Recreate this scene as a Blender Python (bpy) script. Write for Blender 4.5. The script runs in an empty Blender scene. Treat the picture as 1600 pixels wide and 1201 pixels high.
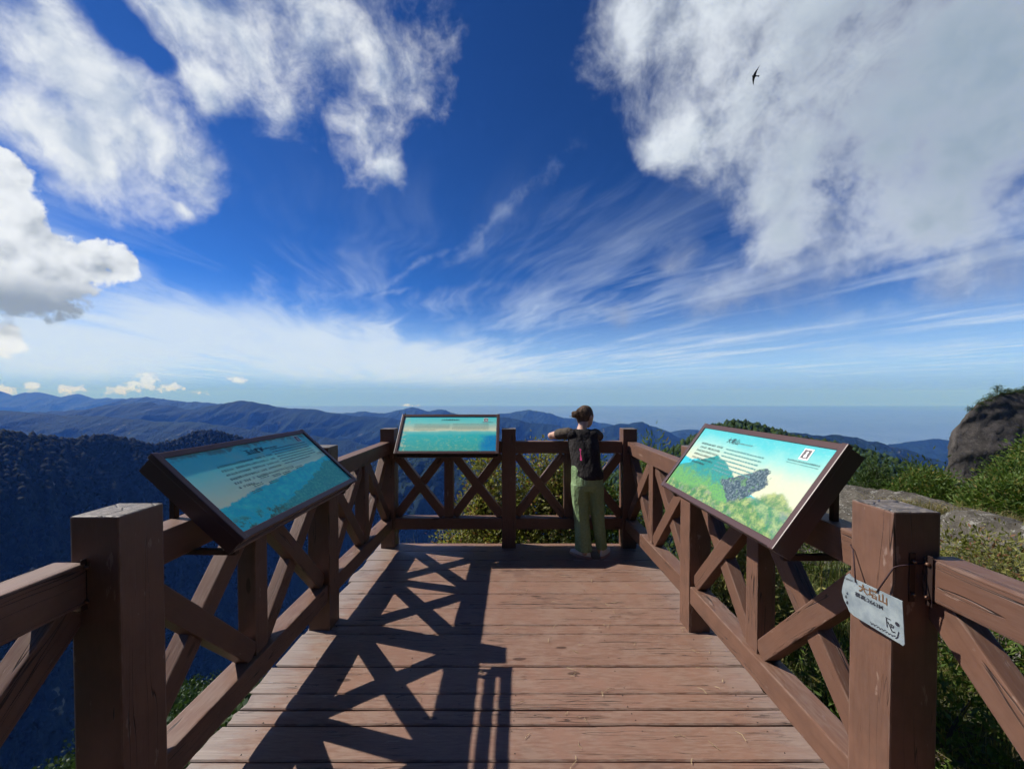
import bpy, bmesh, math, random
import numpy as np
from mathutils import Vector, Matrix, Euler

random.seed(7); np.random.seed(7)
R = math.radians
scene = bpy.context.scene
COL = scene.collection

# ------------------------------------------------------------------ camera
cam_d = bpy.data.cameras.new('camera'); cam = bpy.data.objects.new('camera', cam_d); COL.objects.link(cam)
cam.location = (0, 0, 1.6)
cam.rotation_euler = (R(90 - 1.1), 0, 0)
cam_d.sensor_width = 36.0; cam_d.lens = 36.0 * 601 / 1600
cam_d.shift_y = 0.0169
cam_d.clip_start = 0.05; cam_d.clip_end = 200000
scene.camera = cam

# ------------------------------------------------------------------ light, exposure
LIGHT = Vector((0.97, -0.26, -1.0)).normalized()          # the way the sunlight travels
SUN_EL = math.asin(-LIGHT.z); SUN_ROT = math.atan2(-LIGHT.x, -LIGHT.y)
sun_d = bpy.data.lights.new('sun', 'SUN'); sun = bpy.data.objects.new('sun', sun_d); COL.objects.link(sun)
sun_d.energy = 5.0; sun_d.angle = R(0.53); sun_d.color = (1.0, 0.955, 0.89)
sun.rotation_euler = LIGHT.to_track_quat('-Z', 'Y').to_euler(); sun.location = (-20, 5, 30)
scene.view_settings.view_transform = 'Standard'; scene.view_settings.look = 'None'
scene.view_settings.gamma = 1.0; scene.view_settings.use_curve_mapping = False
scene.view_settings.exposure = 0.30
scene.render.engine = 'CYCLES'
cy = scene.cycles
cy.use_denoising = True
cy.use_adaptive_sampling = True; cy.adaptive_threshold = 0.035; cy.adaptive_min_samples = 8
cy.max_bounces = 5; cy.diffuse_bounces = 2; cy.glossy_bounces = 2; cy.transmission_bounces = 3
cy.volume_bounces = 0; cy.transparent_max_bounces = 6
cy.sample_clamp_indirect = 6.0


class NB:
    """small helper for building node trees"""
    def __init__(s, tree): s.t = tree; s.n = tree.nodes; s.l = tree.links
    def new(s, typ, **kw):
        n = s.n.new(typ)
        for k, v in kw.items(): setattr(n, k, v)
        return n
    def put(s, sock, v):
        if v is None: return
        if isinstance(v, bpy.types.NodeSocket): s.l.new(v, sock)
        elif isinstance(v, (tuple, list, Vector)):
            v = tuple(v)
            if len(sock.default_value) == 4 and len(v) == 3: v = v + (1,)
            sock.default_value = v
        else: sock.default_value = v
    def m(s, op, a, b=None, c=None, clamp=False):
        n = s.new('ShaderNodeMath', operation=op, use_clamp=clamp)
        s.put(n.inputs[0], a); s.put(n.inputs[1], b); s.put(n.inputs[2], c)
        return n.outputs[0]
    def add(s, a, b): return s.m('ADD', a, b)
    def sub(s, a, b): return s.m('SUBTRACT', a, b)
    def mul(s, a, b): return s.m('MULTIPLY', a, b)
    def v(s, op, a, b=None, sc=None):
        n = s.new('ShaderNodeVectorMath', operation=op)
        s.put(n.inputs[0], a); s.put(n.inputs[1], b)
        if sc is not None: s.put(n.inputs['Scale'], sc)
        return n.outputs['Value'] if op in ('LENGTH', 'DOT_PRODUCT', 'DISTANCE') else n.outputs[0]
    def sep(s, a):
        n = s.new('ShaderNodeSeparateXYZ'); s.put(n.inputs[0], a); return n.outputs
    def comb(s, x, y, z):
        n = s.new('ShaderNodeCombineXYZ')
        for i, q in enumerate((x, y, z)): s.put(n.inputs[i], q)
        return n.outputs[0]
    def mapping(s, vec, loc=(0, 0, 0), rot=(0, 0, 0), sc=(1, 1, 1), typ='POINT'):
        n = s.new('ShaderNodeMapping', vector_type=typ)
        s.put(n.inputs[0], vec); s.put(n.inputs[1], loc); s.put(n.inputs[2], rot); s.put(n.inputs[3], sc)
        return n.outputs[0]
    def noise(s, vec, scale=1, detail=5, rough=0.5, dist=0.0, col=False, lac=2.0, typ='FBM'):
        n = s.new('ShaderNodeTexNoise', noise_dimensions='3D', noise_type=typ)
        s.put(n.inputs['Vector'], vec); s.put(n.inputs['Scale'], scale); s.put(n.inputs['Detail'], detail)
        s.put(n.inputs['Roughness'], rough); s.put(n.inputs['Lacunarity'], lac); s.put(n.inputs['Distortion'], dist)
        return n.outputs['Color' if col else 'Fac']
    def voro(s, vec, scale=1, feature='F1', out='Distance', rnd=1.0):
        n = s.new('ShaderNodeTexVoronoi', feature=feature)
        s.put(n.inputs['Vector'], vec); s.put(n.inputs['Scale'], scale); s.put(n.inputs['Randomness'], rnd)
        return n.outputs[out]
    def ss(s, x, lo, hi, a=0.0, b=1.0):
        n = s.new('ShaderNodeMapRange', interpolation_type='SMOOTHSTEP')
        s.put(n.inputs[0], x); s.put(n.inputs[1], lo); s.put(n.inputs[2], hi); s.put(n.inputs[3], a); s.put(n.inputs[4], b)
        return n.outputs[0]
    def lin(s, x, lo, hi, a=0.0, b=1.0):
        n = s.new('ShaderNodeMapRange')
        s.put(n.inputs[0], x); s.put(n.inputs[1], lo); s.put(n.inputs[2], hi); s.put(n.inputs[3], a); s.put(n.inputs[4], b)
        return n.outputs[0]
    def mix(s, f, a, b, blend='MIX'):
        n = s.new('ShaderNodeMix', data_type='RGBA', blend_type=blend)
        s.put(n.inputs[0], f); s.put(n.inputs[6], a); s.put(n.inputs[7], b)
        return n.outputs[2]
    def ramp(s, f, stops):
        n = s.new('ShaderNodeValToRGB'); cr = n.color_ramp
        while len(cr.elements) > 1: cr.elements.remove(cr.elements[-1])
        for i, (p, c) in enumerate(stops):
            e = cr.elements[0] if i == 0 else cr.elements.new(p)
            e.position = p; e.color = tuple(c) + (1,) if len(c) == 3 else c
        s.put(n.inputs[0], f); return n.outputs[0]


# ------------------------------------------------------------------ sky
def sky_dir(px, py):
    return Vector(((px - 800) / 601.0, 1.0, (616 - py) / 601.0)).normalized()

world = bpy.data.worlds.new('World'); scene.world = world; world.use_nodes = True
wt = world.node_tree; wt.nodes.clear()
W = NB(wt)
gen = W.new('ShaderNodeTexCoord').outputs['Generated']
DIR = W.v('NORMALIZE', gen)
dx, dy, dz = W.sep(DIR)[:3]
zc = W.m('MAXIMUM', dz, 0.012)
sky = W.new('ShaderNodeTexSky', sky_type='NISHITA', sun_disc=False)
sky.sun_elevation = SUN_EL; sky.sun_rotation = SUN_ROT
sky.altitude = 2600; sky.air_density = 1.0; sky.dust_density = 0.25; sky.ozone_density = 2.5
W.put(sky.inputs['Vector'], W.comb(dx, dy, zc))
gam = W.new('ShaderNodeGamma'); W.put(gam.inputs[0], W.mix(1.0, sky.outputs[0], (0.1, 0.1, 0.1), 'MULTIPLY')); gam.inputs[1].default_value = 1.36
SKYC = W.mix(1.0, gam.outputs[0], (4.0, 8.6, 13.6), 'MULTIPLY')   # the deep blue of the thin air up here

# cumulus banks: every lobe is a round patch of directions (photo place, radius in px); noise breaks them up
LOBES = {
 'bright': [(95, 100, 95), (165, 150, 100), (60, 190, 75), (245, 215, 80), (310, 250, 58), (345, 275, 40), (130, 235, 70),
            (300, 10, 80), (400, 50, 110), (510, 60, 130), (590, 120, 80), (450, 160, 75), (560, 200, 75), (605, 265, 36), (330, 130, 50), (298, 303, 15)],
 'left': [(-15, 285, 55), (20, 335, 55), (60, 385, 62), (135, 405, 52), (190, 405, 30), (40, 445, 70), (110, 445, 52), (-40, 420, 110), (15, 533, 40)],
 'right': [(995, 60, 75), (1100, 50, 120), (1260, 70, 190), (1480, 110, 260), (1170, 180, 95), (1070, 215, 48), (1025, 222, 36), (1235, 250, 78), (1400, 225, 100), (1560, 205, 130), (1195, 315, 68), (1205, 370, 44)],
 'haze': [(1290, 380, 110), (1210, 420, 75), (1140, 465, 62), (1390, 335, 100), (975, 502, 34), (1068, 392, 38), (1560, 430, 70), (1480, 440, 50)],
 'low': [(215, 597, 34), (240, 594, 30), (190, 606, 26), (255, 605, 22), (48, 605, 22), (15, 606, 24), (115, 607, 22), (378, 594, 17), (312, 614, 12), (640, 634, 15)],
}
def round_mask(g, vec, lobes, sq=(1, 1, 1)):
    out = None
    for (px, py, r) in lobes:
        c = sky_dir(px, py)
        a = (sky_dir(px + 1, py) - c).length; b = (sky_dir(px, py - 1) - c).length
        cs = (c.x * sq[0], c.y * sq[1], c.z * sq[2])
        d = g.m('MULTIPLY_ADD', g.v('DISTANCE', vec, cs), -1.0 / (r * (a + b) / 2), 1.0)
        out = d if out is None else g.m('SMOOTH_MAX', out, d, 0.30)
    return out

def after(g, vec, val):
    q = g.new('ShaderNodeVectorMath', operation='MULTIPLY_ADD')
    g.put(q.inputs[0], val); g.put(q.inputs[1], (1e-12, 1e-12, 1e-12)); g.put(q.inputs[2], vec); return q.outputs[0]

def lobe_mask(g, vec, lobes):
    out = None
    for (px, py, rx, ry, roll) in lobes:
        c = sky_dir(px, py)
        # radii: convert pixels to radians at that place
        a = (sky_dir(px + 1, py) - c).length; b = (sky_dir(px, py - 1) - c).length
        ex = (sky_dir(px + 1, py) - sky_dir(px - 1, py)).normalized()
        ez = (sky_dir(px, py - 1) - sky_dir(px, py + 1)); ez = (ez - ex * ez.dot(ex)).normalized()
        cr, sr = math.cos(R(-roll)), math.sin(R(-roll))
        e1 = (ex * cr + ez * sr) / (rx * a); e3 = (ez * cr - ex * sr) / (ry * b)
        vi = vec if out is None else after(g, vec, out)      # one lobe after another keeps the shader's stack small
        u = g.sub(g.v('DOT_PRODUCT', vi, tuple(e1)), e1.dot(c)); w = g.sub(g.v('DOT_PRODUCT', vi, tuple(e3)), e3.dot(c))
        d = g.m('SUBTRACT', 1.0, g.m('SQRT', g.m('MULTIPLY_ADD', u, u, g.mul(w, w))))
        out = d if out is None else g.m('SMOOTH_MAX', out, d, 0.30)
    return out

def make_group(name, build, outs):
    gt = bpy.data.node_groups.new(name, 'ShaderNodeTree')
    gt.interface.new_socket('Vector', in_out='INPUT', socket_type='NodeSocketVector')
    for o in outs: gt.interface.new_socket(o, in_out='OUTPUT', socket_type='NodeSocketFloat')
    g = NB(gt); gi = g.new('NodeGroupInput'); go = g.new('NodeGroupOutput')
    for i, r in enumerate(build(g, gi.outputs[0])): g.put(go.inputs[i], r)
    return gt

SUNV = -LIGHT
def build_cumulus(g, vec):
    w1 = g.v('SUBTRACT', g.noise(vec, 3.4, 3, 0.6, col=True), (0.5, 0.5, 0.5))
    wv = g.v('ADD', vec, g.v('SCALE', w1, sc=0.11))
    sd = tuple(SUNV * 0.05)
    n1 = g.sub(g.noise(wv, 5.8, 9, 0.64), 0.5)
    n1s = g.sub(g.noise(g.v('ADD', wv, sd), 5.8, 3, 0.64), 0.5)
    vec2 = g.v('ADD', vec, g.v('SCALE', w1, sc=0.16))
    vl = g.v('ADD', vec, g.v('SCALE', w1, sc=0.06))
    n3 = g.sub(g.noise(vec, 15.0, 7, 0.58), 0.5)
    n3s = g.sub(g.noise(g.v('ADD', vec, tuple(SUNV * 0.02)), 15.0, 2, 0.58), 0.5)
    n4 = g.sub(g.noise(vec, 60.0, 4, 0.6), 0.5)
    gap = g.m('MAXIMUM', round_mask(g, vec2, [(178, 45, 75), (225, 85, 45), (440, 275, 70), (395, 330, 60)]), 0.0)
    mb = g.m('MULTIPLY_ADD', gap, -2.2, g.m('MULTIPLY_ADD', n1, 4.3, round_mask(g, vec2, LOBES['bright'])))
    ml = g.m('MULTIPLY_ADD', n3, 2.8, round_mask(g, after(g, vl, mb), LOBES['left']))
    mr = g.m('MULTIPLY_ADD', n1, 3.9, round_mask(g, after(g, vec2, ml), LOBES['right']))
    mh = g.m('MULTIPLY_ADD', n1, 3.2, round_mask(g, after(g, vec2, mr), LOBES['haze']))
    mw = g.m('MULTIPLY_ADD', n4, 5.2, round_mask(g, g.v('MULTIPLY', after(g, vec, mh), (1, 1, 2.4)), LOBES['low'], (1, 1, 2.4)))
    return [mb, ml, mr, mh, mw, g.mul(g.sub(n1s, n1), 3.0), g.mul(g.sub(n3s, n3), 2.2)]

CUM = make_group('cumulus', build_cumulus, ['bright', 'left', 'right', 'haze', 'low', 'shade', 'shade_fine'])
cn = W.new('ShaderNodeGroup'); cn.node_tree = CUM; W.put(cn.inputs[0], DIR); c0 = cn.outputs

# cirrus: a high flat sheet, streaks running along one wind direction
dxc = W.m('MULTIPLY_ADD', c0[4], 1e-12, dx)
pl = W.comb(W.m('DIVIDE', dxc, W.m('MAXIMUM', dz, 0.015)), W.m('DIVIDE', dy, W.m('MAXIMUM', dz, 0.015)), 0.0)
wob = W.v('SCALE', W.v('SUBTRACT', W.noise(pl, 0.45, 2, 0.5, col=True), (0.5, 0.5, 0.5)), sc=1.1)
def cirrus_streak(rot, along, across, scale, off):
    p = W.mapping(W.v('ADD', pl, wob), off, (0, 0, R(rot)), (1, 1, 1))
    p = W.v('MULTIPLY', p, (across, along, 1.0))
    return W.noise(p, scale, 7, 0.62)
s1 = cirrus_streak(-18, 0.16, 1.15, 1.0, (3, 1, 0))
s2 = cirrus_streak(-38, 0.30, 1.5, 1.3, (7.3, 4.1, 2.0))
s3 = W.noise(pl, 0.33, 4, 0.5)
elev = dz
VEIL = [(330, 520, 330, 62, 4), (130, 545, 330, 72, 0), (620, 560, 330, 48, 6), (480, 545, 300, 60, 5), (-300, 540, 500, 80, 0)]
dw = W.v('SUBTRACT', W.noise(after(W, DIR, s3), 7, 4, 0.58, col=True), (0.5, 0.5, 0.5))
veil = lobe_mask(W, W.v('ADD', DIR, W.v('SCALE', dw, sc=0.06)), VEIL)
vs = W.add(W.mul(veil, 1.35), W.mul(W.mul(W.sub(s1, 0.5), 2.4), W.ss(dz, 0.016, 0.06)))
veil_a = W.mul(W.ss(vs, -0.30, 0.95), 0.90)
st = W.add(W.mul(W.sub(s1, 0.5), 1.0), W.mul(W.sub(s3, 0.5), 0.55))
env = W.ss(elev, 0.58, 0.10)
st_a = W.mul(W.mul(W.mul(W.ss(st, -0.06, 0.28), env), 0.70), W.ss(dz, 0.016, 0.05))
st2_a = W.mul(W.mul(W.ss(W.add(W.sub(s2, 0.5), W.mul(W.sub(s3, 0.5), 0.5)), 0.10, 0.36), W.mul(W.ss(elev, 0.75, 0.25), W.ss(dz, 0.016, 0.05))), 0.30)
# two thin mare's-tail wisps
WISP = [(640, 425, 125, 10, -30), (770, 355, 150, 20, -40), (600, 462, 60, 6, -14), (1500, 375, 130, 9, -16), (1300, 505, 260, 14, -11), (1420, 545, 260, 16, -6), (900, 500, 120, 10, -14), (720, 525, 34, 24, -30)]
wn = W.sub(W.noise(DIR, 13, 8, 0.62), 0.5)
wisp = W.add(lobe_mask(W, W.v('ADD', after(W, DIR, veil), W.v('SCALE', dw, sc=0.05)), WISP), W.mul(wn, 3.6))
wisp_a = W.mul(W.ss(wisp, 0.0, 1.8), 0.30)
def over(a, b): return W.m('SUBTRACT', 1.0, W.mul(W.m('SUBTRACT', 1.0, a), W.m('SUBTRACT', 1.0, b)))
lowfade = W.ss(dz, 0.010, 0.045)      # the sheet thins out where it meets the horizon
cir_a = W.mul(over(over(veil_a, st_a), over(st2_a, wisp_a)), W.m('MULTIPLY_ADD', lowfade, 0.75, 0.25))
haze_a = W.ss(elev, 0.26, -0.012, 0.0, 0.85)
K = 10.0     # cloud radiances below are display values; the Background runs at 0.1
def kc(r, g_, b_): return (r * K, g_ * K, b_ * K)
col = W.mix(haze_a, SKYC, W.mix(W.ss(dz, -0.012, 0.07), kc(0.24, 0.36, 0.72), kc(0.46, 0.68, 0.96)))
col = W.mix(cir_a, col, kc(0.66, 0.78, 0.94))
def cloud(col, m, sh, lo, hi, amax, lit, shade, bias, thick=None):
    a = W.mul(W.ss(m, lo, hi), amax)
    sh = W.ss(W.add(sh, bias), -0.5, 0.5)           # thicker towards the sun: shaded
    if thick is not None: sh = W.m('MAXIMUM', sh, thick)
    return W.mix(a, col, W.mix(sh, lit, shade))
thr = W.mul(W.ss(W.add(dx, W.mul(c0[5], 0.12)), 0.26, 0.66), W.ss(c0[2], -0.3, 1.2))
col = cloud(col, c0[3], c0[5], -0.35, 1.05, 0.62, kc(0.48, 0.56, 0.72), kc(0.30, 0.36, 0.50), 0.1)
col = cloud(col, c0[2], W.mul(c0[5], 0.4), -0.55, 1.10, 0.95, kc(0.82, 0.88, 0.95), kc(0.33, 0.42, 0.52), -0.25, thr)
col = cloud(col, c0[0], c0[5], -0.45, 1.20, 0.96, kc(0.88, 0.92, 0.96), kc(0.46, 0.55, 0.70), -0.10)
base = W.mul(W.ss(W.add(dz, W.mul(c0[6], -0.02)), 0.205, 0.145), W.ss(dz, 0.098, 0.116))
col = cloud(col, c0[1], c0[6], -0.06, 0.22, 0.97, kc(0.88, 0.92, 0.97), kc(0.30, 0.36, 0.44), -0.28, base)
col = cloud(col, c0[4], W.add(W.mul(W.sub(0.6, c0[4]), 0.9), W.mul(c0[6], 0.6)), -0.15, 0.7, 0.9, kc(0.80, 0.87, 0.97), kc(0.44, 0.56, 0.76), -0.25)
bg = W.new('ShaderNodeBackground'); W.put(bg.inputs[0], col); bg.inputs[1].default_value = 0.08
wo = W.new('ShaderNodeOutputWorld'); W.l.new(bg.outputs[0], wo.inputs[0])
world.cycles.sampling_method = 'MANUAL'; world.cycles.sample_map_resolution = 512

# ------------------------------------------------------------------ helpers
def tag(o, label=None, cat=None, group=None, kind=None):
    if label: o['label'] = label
    if cat: o['category'] = cat
    if group: o['group'] = group
    if kind: o['kind'] = kind
    return o

def link(o, parent=None):
    COL.objects.link(o)
    if parent is not None: o.parent = parent
    return o

def empty(name, loc=(0, 0, 0)):
    o = bpy.data.objects.new(name, None); o.location = loc; o.empty_display_size = 0.1
    return link(o)

def mesh_from(name, V, F, mats=(), smooth=False, mat_idx=None):
    """V (n,3) array, F (m,k) int array of equal-sized faces or a list of faces"""
    me = bpy.data.meshes.new(name)
    if isinstance(F, np.ndarray):
        V = np.asarray(V, dtype=np.float32); m, k = F.shape
        me.vertices.add(len(V)); me.vertices.foreach_set('co', V.ravel())
        me.loops.add(m * k); me.loops.foreach_set('vertex_index', F.ravel().astype(np.int32))
        me.polygons.add(m); me.polygons.foreach_set('loop_start', np.arange(0, m * k, k, dtype=np.int32))
        if mat_idx is not None: me.polygons.foreach_set('material_index', np.asarray(mat_idx, dtype=np.int32))
        me.polygons.foreach_set('use_smooth', np.full(m, smooth))
        me.update(calc_edges=True)
    else:
        me.from_pydata([tuple(v) for v in V], [], [tuple(f) for f in F]); me.update()
        me.polygons.foreach_set('use_smooth', np.full(len(me.polygons), smooth))
        if mat_idx is not None: me.polygons.foreach_set('material_index', np.asarray(mat_idx, dtype=np.int32))
    for m_ in mats: me.materials.append(m_)
    return me

def obj(name, me, parent=None, M=None):
    """link a mesh; M is its world matrix, the parent an Empty with a pure translation"""
    o = bpy.data.objects.new(name, me); link(o, parent)
    if M is not None:
        base = Matrix.Identity(4)
        p = parent; 
        while p is not None:
            base = p.matrix_basis @ base; p = p.parent
        o.matrix_basis = base.inverted() @ M
    return o

_beam_cache = {}
def beam_mesh(L, w, h, mat, bev=0.005, seg=2):
    key = (round(L, 3), round(w, 3), round(h, 3), mat.name, bev)
    if key in _beam_cache: return _beam_cache[key]
    bm = bmesh.new(); bmesh.ops.create_cube(bm, size=1)
    for v in bm.verts: v.co = Vector((v.co.x * L, v.co.y * w, v.co.z * h))
    bmesh.ops.bevel(bm, geom=list(bm.edges), offset=bev, segments=seg, affect='EDGES', profile=0.6)
    me = bpy.data.meshes.new('beam'); bm.to_mesh(me); bm.free(); me.materials.append(mat)
    _beam_cache[key] = me
    return me

def frame_matrix(p0, p1, side):
    """X along p0->p1, Y along 'side' made perpendicular"""
    p0, p1 = Vector(p0), Vector(p1); x = (p1 - p0).normalized(); y = Vector(side); y = (y - x * y.dot(x)).normalized(); z = x.cross(y)
    M = Matrix((x, y, z)).transposed().to_4x4(); M.translation = (p0 + p1) / 2
    return M

def beam(name, p0, p1, w, h, mat, parent, side=(1, 0, 0), bev=0.005):
    L = (Vector(p1) - Vector(p0)).length
    return obj(name, beam_mesh(L, w, h, mat, bev), parent, frame_matrix(p0, p1, side))

def tube(pts, rad, n=8, closed_ends=True):
    """swept tube; pts list of Vector, rad float or list"""
    pts = [Vector(p) for p in pts]; k = len(pts)
    rad = [rad] * k if not isinstance(rad, (list, tuple)) else rad
    V, F = [], []; up = Vector((0, 0, 1))
    for i, p in enumerate(pts):
        d = (pts[min(i + 1, k - 1)] - pts[max(i - 1, 0)]).normalized()
        a = d.cross(up) if abs(d.dot(up)) < 0.97 else d.cross(Vector((1, 0, 0)))
        a.normalize(); b = d.cross(a)
        for j in range(n):
            t = 2 * math.pi * j / n; V.append(p + (a * math.cos(t) + b * math.sin(t)) * rad[i])
    for i in range(k - 1):
        for j in range(n): F.append((i * n + j, i * n + (j + 1) % n, (i + 1) * n + (j + 1) % n, (i + 1) * n + j))
    if closed_ends: F.append(tuple(range(n - 1, -1, -1))); F.append(tuple((k - 1) * n + j for j in range(n)))
    return V, F

def join_parts(parts):
    V, F = [], []
    for v, f in parts:
        o = len(V); V += list(v); F += [tuple(i + o for i in q) for q in f]
    return V, F

# numpy gradient noise
_perm = np.random.RandomState(3).permutation(256).astype(np.int64); _perm = np.concatenate([_perm, _perm, _perm])
_g2 = np.array([(math.cos(a), math.sin(a)) for a in np.linspace(0, 2 * math.pi, 32, endpoint=False)])
def pn2(x, y):
    xi = np.floor(x).astype(np.int64); yi = np.floor(y).astype(np.int64); xf = x - xi; yf = y - yi
    u = xf * xf * xf * (xf * (xf * 6 - 15) + 10); v = yf * yf * yf * (yf * (yf * 6 - 15) + 10)
    def gr(ix, iy, fx, fy):
        g = _g2[_perm[_perm[ix & 255] + (iy & 255)] & 31]; return g[..., 0] * fx + g[..., 1] * fy
    a = gr(xi, yi, xf, yf); b = gr(xi + 1, yi, xf - 1, yf); c = gr(xi, yi + 1, xf, yf - 1); d = gr(xi + 1, yi + 1, xf - 1, yf - 1)
    return (a + u * (b - a)) + v * ((c + u * (d - c)) - (a + u * (b - a)))
def fbm2(x, y, o=5, rough=0.5, ridged=False):
    s = 0; amp = 1.0; tot = 0
    for i in range(o):
        n = pn2(x * 2 ** i + 17.3 * i, y * 2 ** i - 9.1 * i)
        if ridged: n = 0.5 - np.abs(n) * 1.4
        s = s + n * amp; tot += amp; amp *= rough
    return s / tot

def new_mat(name):
    m = bpy.data.materials.new(name); m.use_nodes = True; m.node_tree.nodes.clear()
    g = NB(m.node_tree); out = g.new('ShaderNodeOutputMaterial')
    b = g.new('ShaderNodeBsdfPrincipled'); g.l.new(b.outputs[0], out.inputs[0])
    return m, g, b

def bump(g, b, h, strength=0.3, dist=0.01):
    n = g.new('ShaderNodeBump'); n.inputs['Strength'].default_value = strength; n.inputs['Distance'].default_value = dist
    g.put(n.inputs['Height'], h); g.l.new(n.outputs[0], b.inputs['Normal'])

def plain(name, c, rough=0.6, metal=0.0, spec=0.5):
    m, g, b = new_mat(name); g.put(b.inputs['Base Color'], c); b.inputs['Roughness'].default_value = rough
    b.inputs['Metallic'].default_value = metal; b.inputs['Specular IOR Level'].default_value = spec
    return m

def wood_mat(name, base, dark, worn, worn_amt=0.5, crack=1.0, rough=0.5, flat_end=(0.095, 0.080, 0.068)):
    """painted timber, grain along local X; ends weathered to grey"""
    m, g, b = new_mat(name)
    tc = g.new('ShaderNodeTexCoord'); oi = g.new('ShaderNodeObjectInfo')
    rnd = g.mul(oi.outputs['Random'], 37.0)
    P = g.v('ADD', tc.outputs['Object'], g.comb(rnd, g.mul(rnd, 0.7), g.mul(rnd, 1.3)))
    wobble = g.v('SCALE', g.v('SUBTRACT', g.noise(P, 2.5, 2, 0.5, col=True), (0.5, 0.5, 0.5)), sc=0.03)
    Pw = g.v('ADD', P, wobble)
    grain = g.noise(g.v('MULTIPLY', Pw, (1.6, 42, 42)), 1.0, 5, 0.6)
    blot = g.noise(P, 7.0, 5, 0.62)
    fine = g.noise(g.v('MULTIPLY', P, (14, 90, 90)), 1.0, 3, 0.6)
    ck = g.noise(g.v('MULTIPLY', Pw, (0.9, 26, 26)), 1.0, 2, 0.45)
    ckm = g.ss(g.noise(g.v('MULTIPLY', P, (1.1, 3, 3)), 1.0, 2, 0.5), 0.46, 0.56)
    line = g.mul(g.m('SUBTRACT', 1.0, g.ss(g.m('ABSOLUTE', g.sub(ck, 0.56)), 0.0, 0.012)), ckm)
    col = g.mix(g.ss(blot, 0.30, 0.72), base, dark)
    col = g.mix(g.mul(g.ss(grain, 0.50, 0.75), 0.5), col, dark)
    col = g.mix(g.mul(oi.outputs['Random'], 0.55), col, dark)
    peel = g.mul(g.ss(g.noise(g.v('MULTIPLY', Pw, (3.2, 11, 11)), 1.0, 6, 0.68), 0.655, 0.675), 0.55)
    col = g.mix(peel, col, worn)
    nz = g.sep(g.new('ShaderNodeNewGeometry').outputs['Normal'])[2]
    wear = g.mul(g.mul(g.ss(g.add(g.mul(blot, 0.6), g.mul(fine, 0.5)), 0.46, 0.68), g.ss(nz, 0.25, 0.8, 0.25, 1.0)), worn_amt)
    col = g.mix(wear, col, worn)
    chip = g.mul(g.ss(g.noise(g.v('MULTIPLY', P, (9, 30, 30)), 1.0, 4, 0.7), 0.66, 0.72), 0.45)
    col = g.mix(chip, col, worn)
    on = g.sep(g.v('ABSOLUTE', tc.outputs['Normal'])); mxn = g.m('MAXIMUM', on[0], g.m('MAXIMUM', on[1], on[2]))
    edge = g.mul(g.ss(mxn, 0.985, 0.90), g.ss(g.add(g.mul(blot, 0.6), g.mul(fine, 0.6)), 0.50, 0.66))
    col = g.mix(g.mul(edge, 0.75), col, worn)
    kn = g.voro(g.v('MULTIPLY', P, (2.2, 7, 7)), 1.0); knot = g.ss(g.add(kn, g.mul(g.sub(fine, 0.5), 0.05)), 0.105, 0.07)
    col = g.mix(g.mul(knot, 0.8), col, tuple(q * 0.35 for q in dark))
    col = g.mix(g.mul(line, crack), col, (0.012, 0.009, 0.008))
    nx = g.m('ABSOLUTE', g.sep(tc.outputs['Normal'])[0])
    endm = g.ss(nx, 0.75, 0.9)
    ring = g.noise(g.v('MULTIPLY', P, (1, 60, 60)), 1.0, 4, 0.7)
    endc = g.mix(g.ss(ring, 0.4, 0.66), flat_end, tuple(q * 2.4 for q in flat_end))
    rad = g.voro(g.v('MULTIPLY', P, (0.3, 13, 13)), 1.0, 'DISTANCE_TO_EDGE')
    endc = g.mix(g.ss(rad, 0.035, 0.0), endc, (0.015, 0.012, 0.01))
    col = g.mix(endm, col, endc)
    g.put(b.inputs['Base Color'], col)
    g.put(b.inputs['Roughness'], g.lin(g.add(wear, g.mul(fine, 0.3)), 0.0, 0.8, rough, min(1.0, rough + 0.3)))
    b.inputs['Specular IOR Level'].default_value = 0.4
    h = g.sub(g.add(g.mul(grain, 0.5), g.add(g.mul(fine, 0.25), g.mul(chip, -0.5))), g.mul(g.add(line, g.mul(endm, g.ss(rad, 0.05, 0.0))), 1.4))
    bump(g, b, h, 0.55, 0.004)
    return m

# ------------------------------------------------------------------ far terrain
def forest_mat(name, c0, c1, sc, bumps=0.6, clear=None, bdist=4.0):
    m, g, b = new_mat(name)
    P = g.new('ShaderNodeNewGeometry').outputs['Position']
    n1 = g.noise(P, sc, 6, 0.62); n2 = g.noise(P, sc * 0.11, 4, 0.55); n3 = g.voro(P, sc * 2.2)
    f = g.add(g.mul(n1, 0.6), g.add(g.mul(n2, 0.5), g.mul(n3, -0.22)))
    col = g.mix(g.ss(f, 0.25, 0.62), c0, c1)
    if clear:
        cm = g.mul(g.ss(g.noise(P, sc * 0.16, 3, 0.5), 0.66, 0.70), g.ss(g.noise(P, sc * 0.9, 3, 0.6), 0.50, 0.62))
        col = g.mix(g.mul(cm, 0.8), col, clear)
    g.put(b.inputs['Base Color'], col); b.inputs['Roughness'].default_value = 0.95; b.inputs['Specular IOR Level'].default_value = 0.1
    bump(g, b, g.sub(n1, g.mul(n3, 0.7)), bumps, bdist)
    return m

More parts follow.
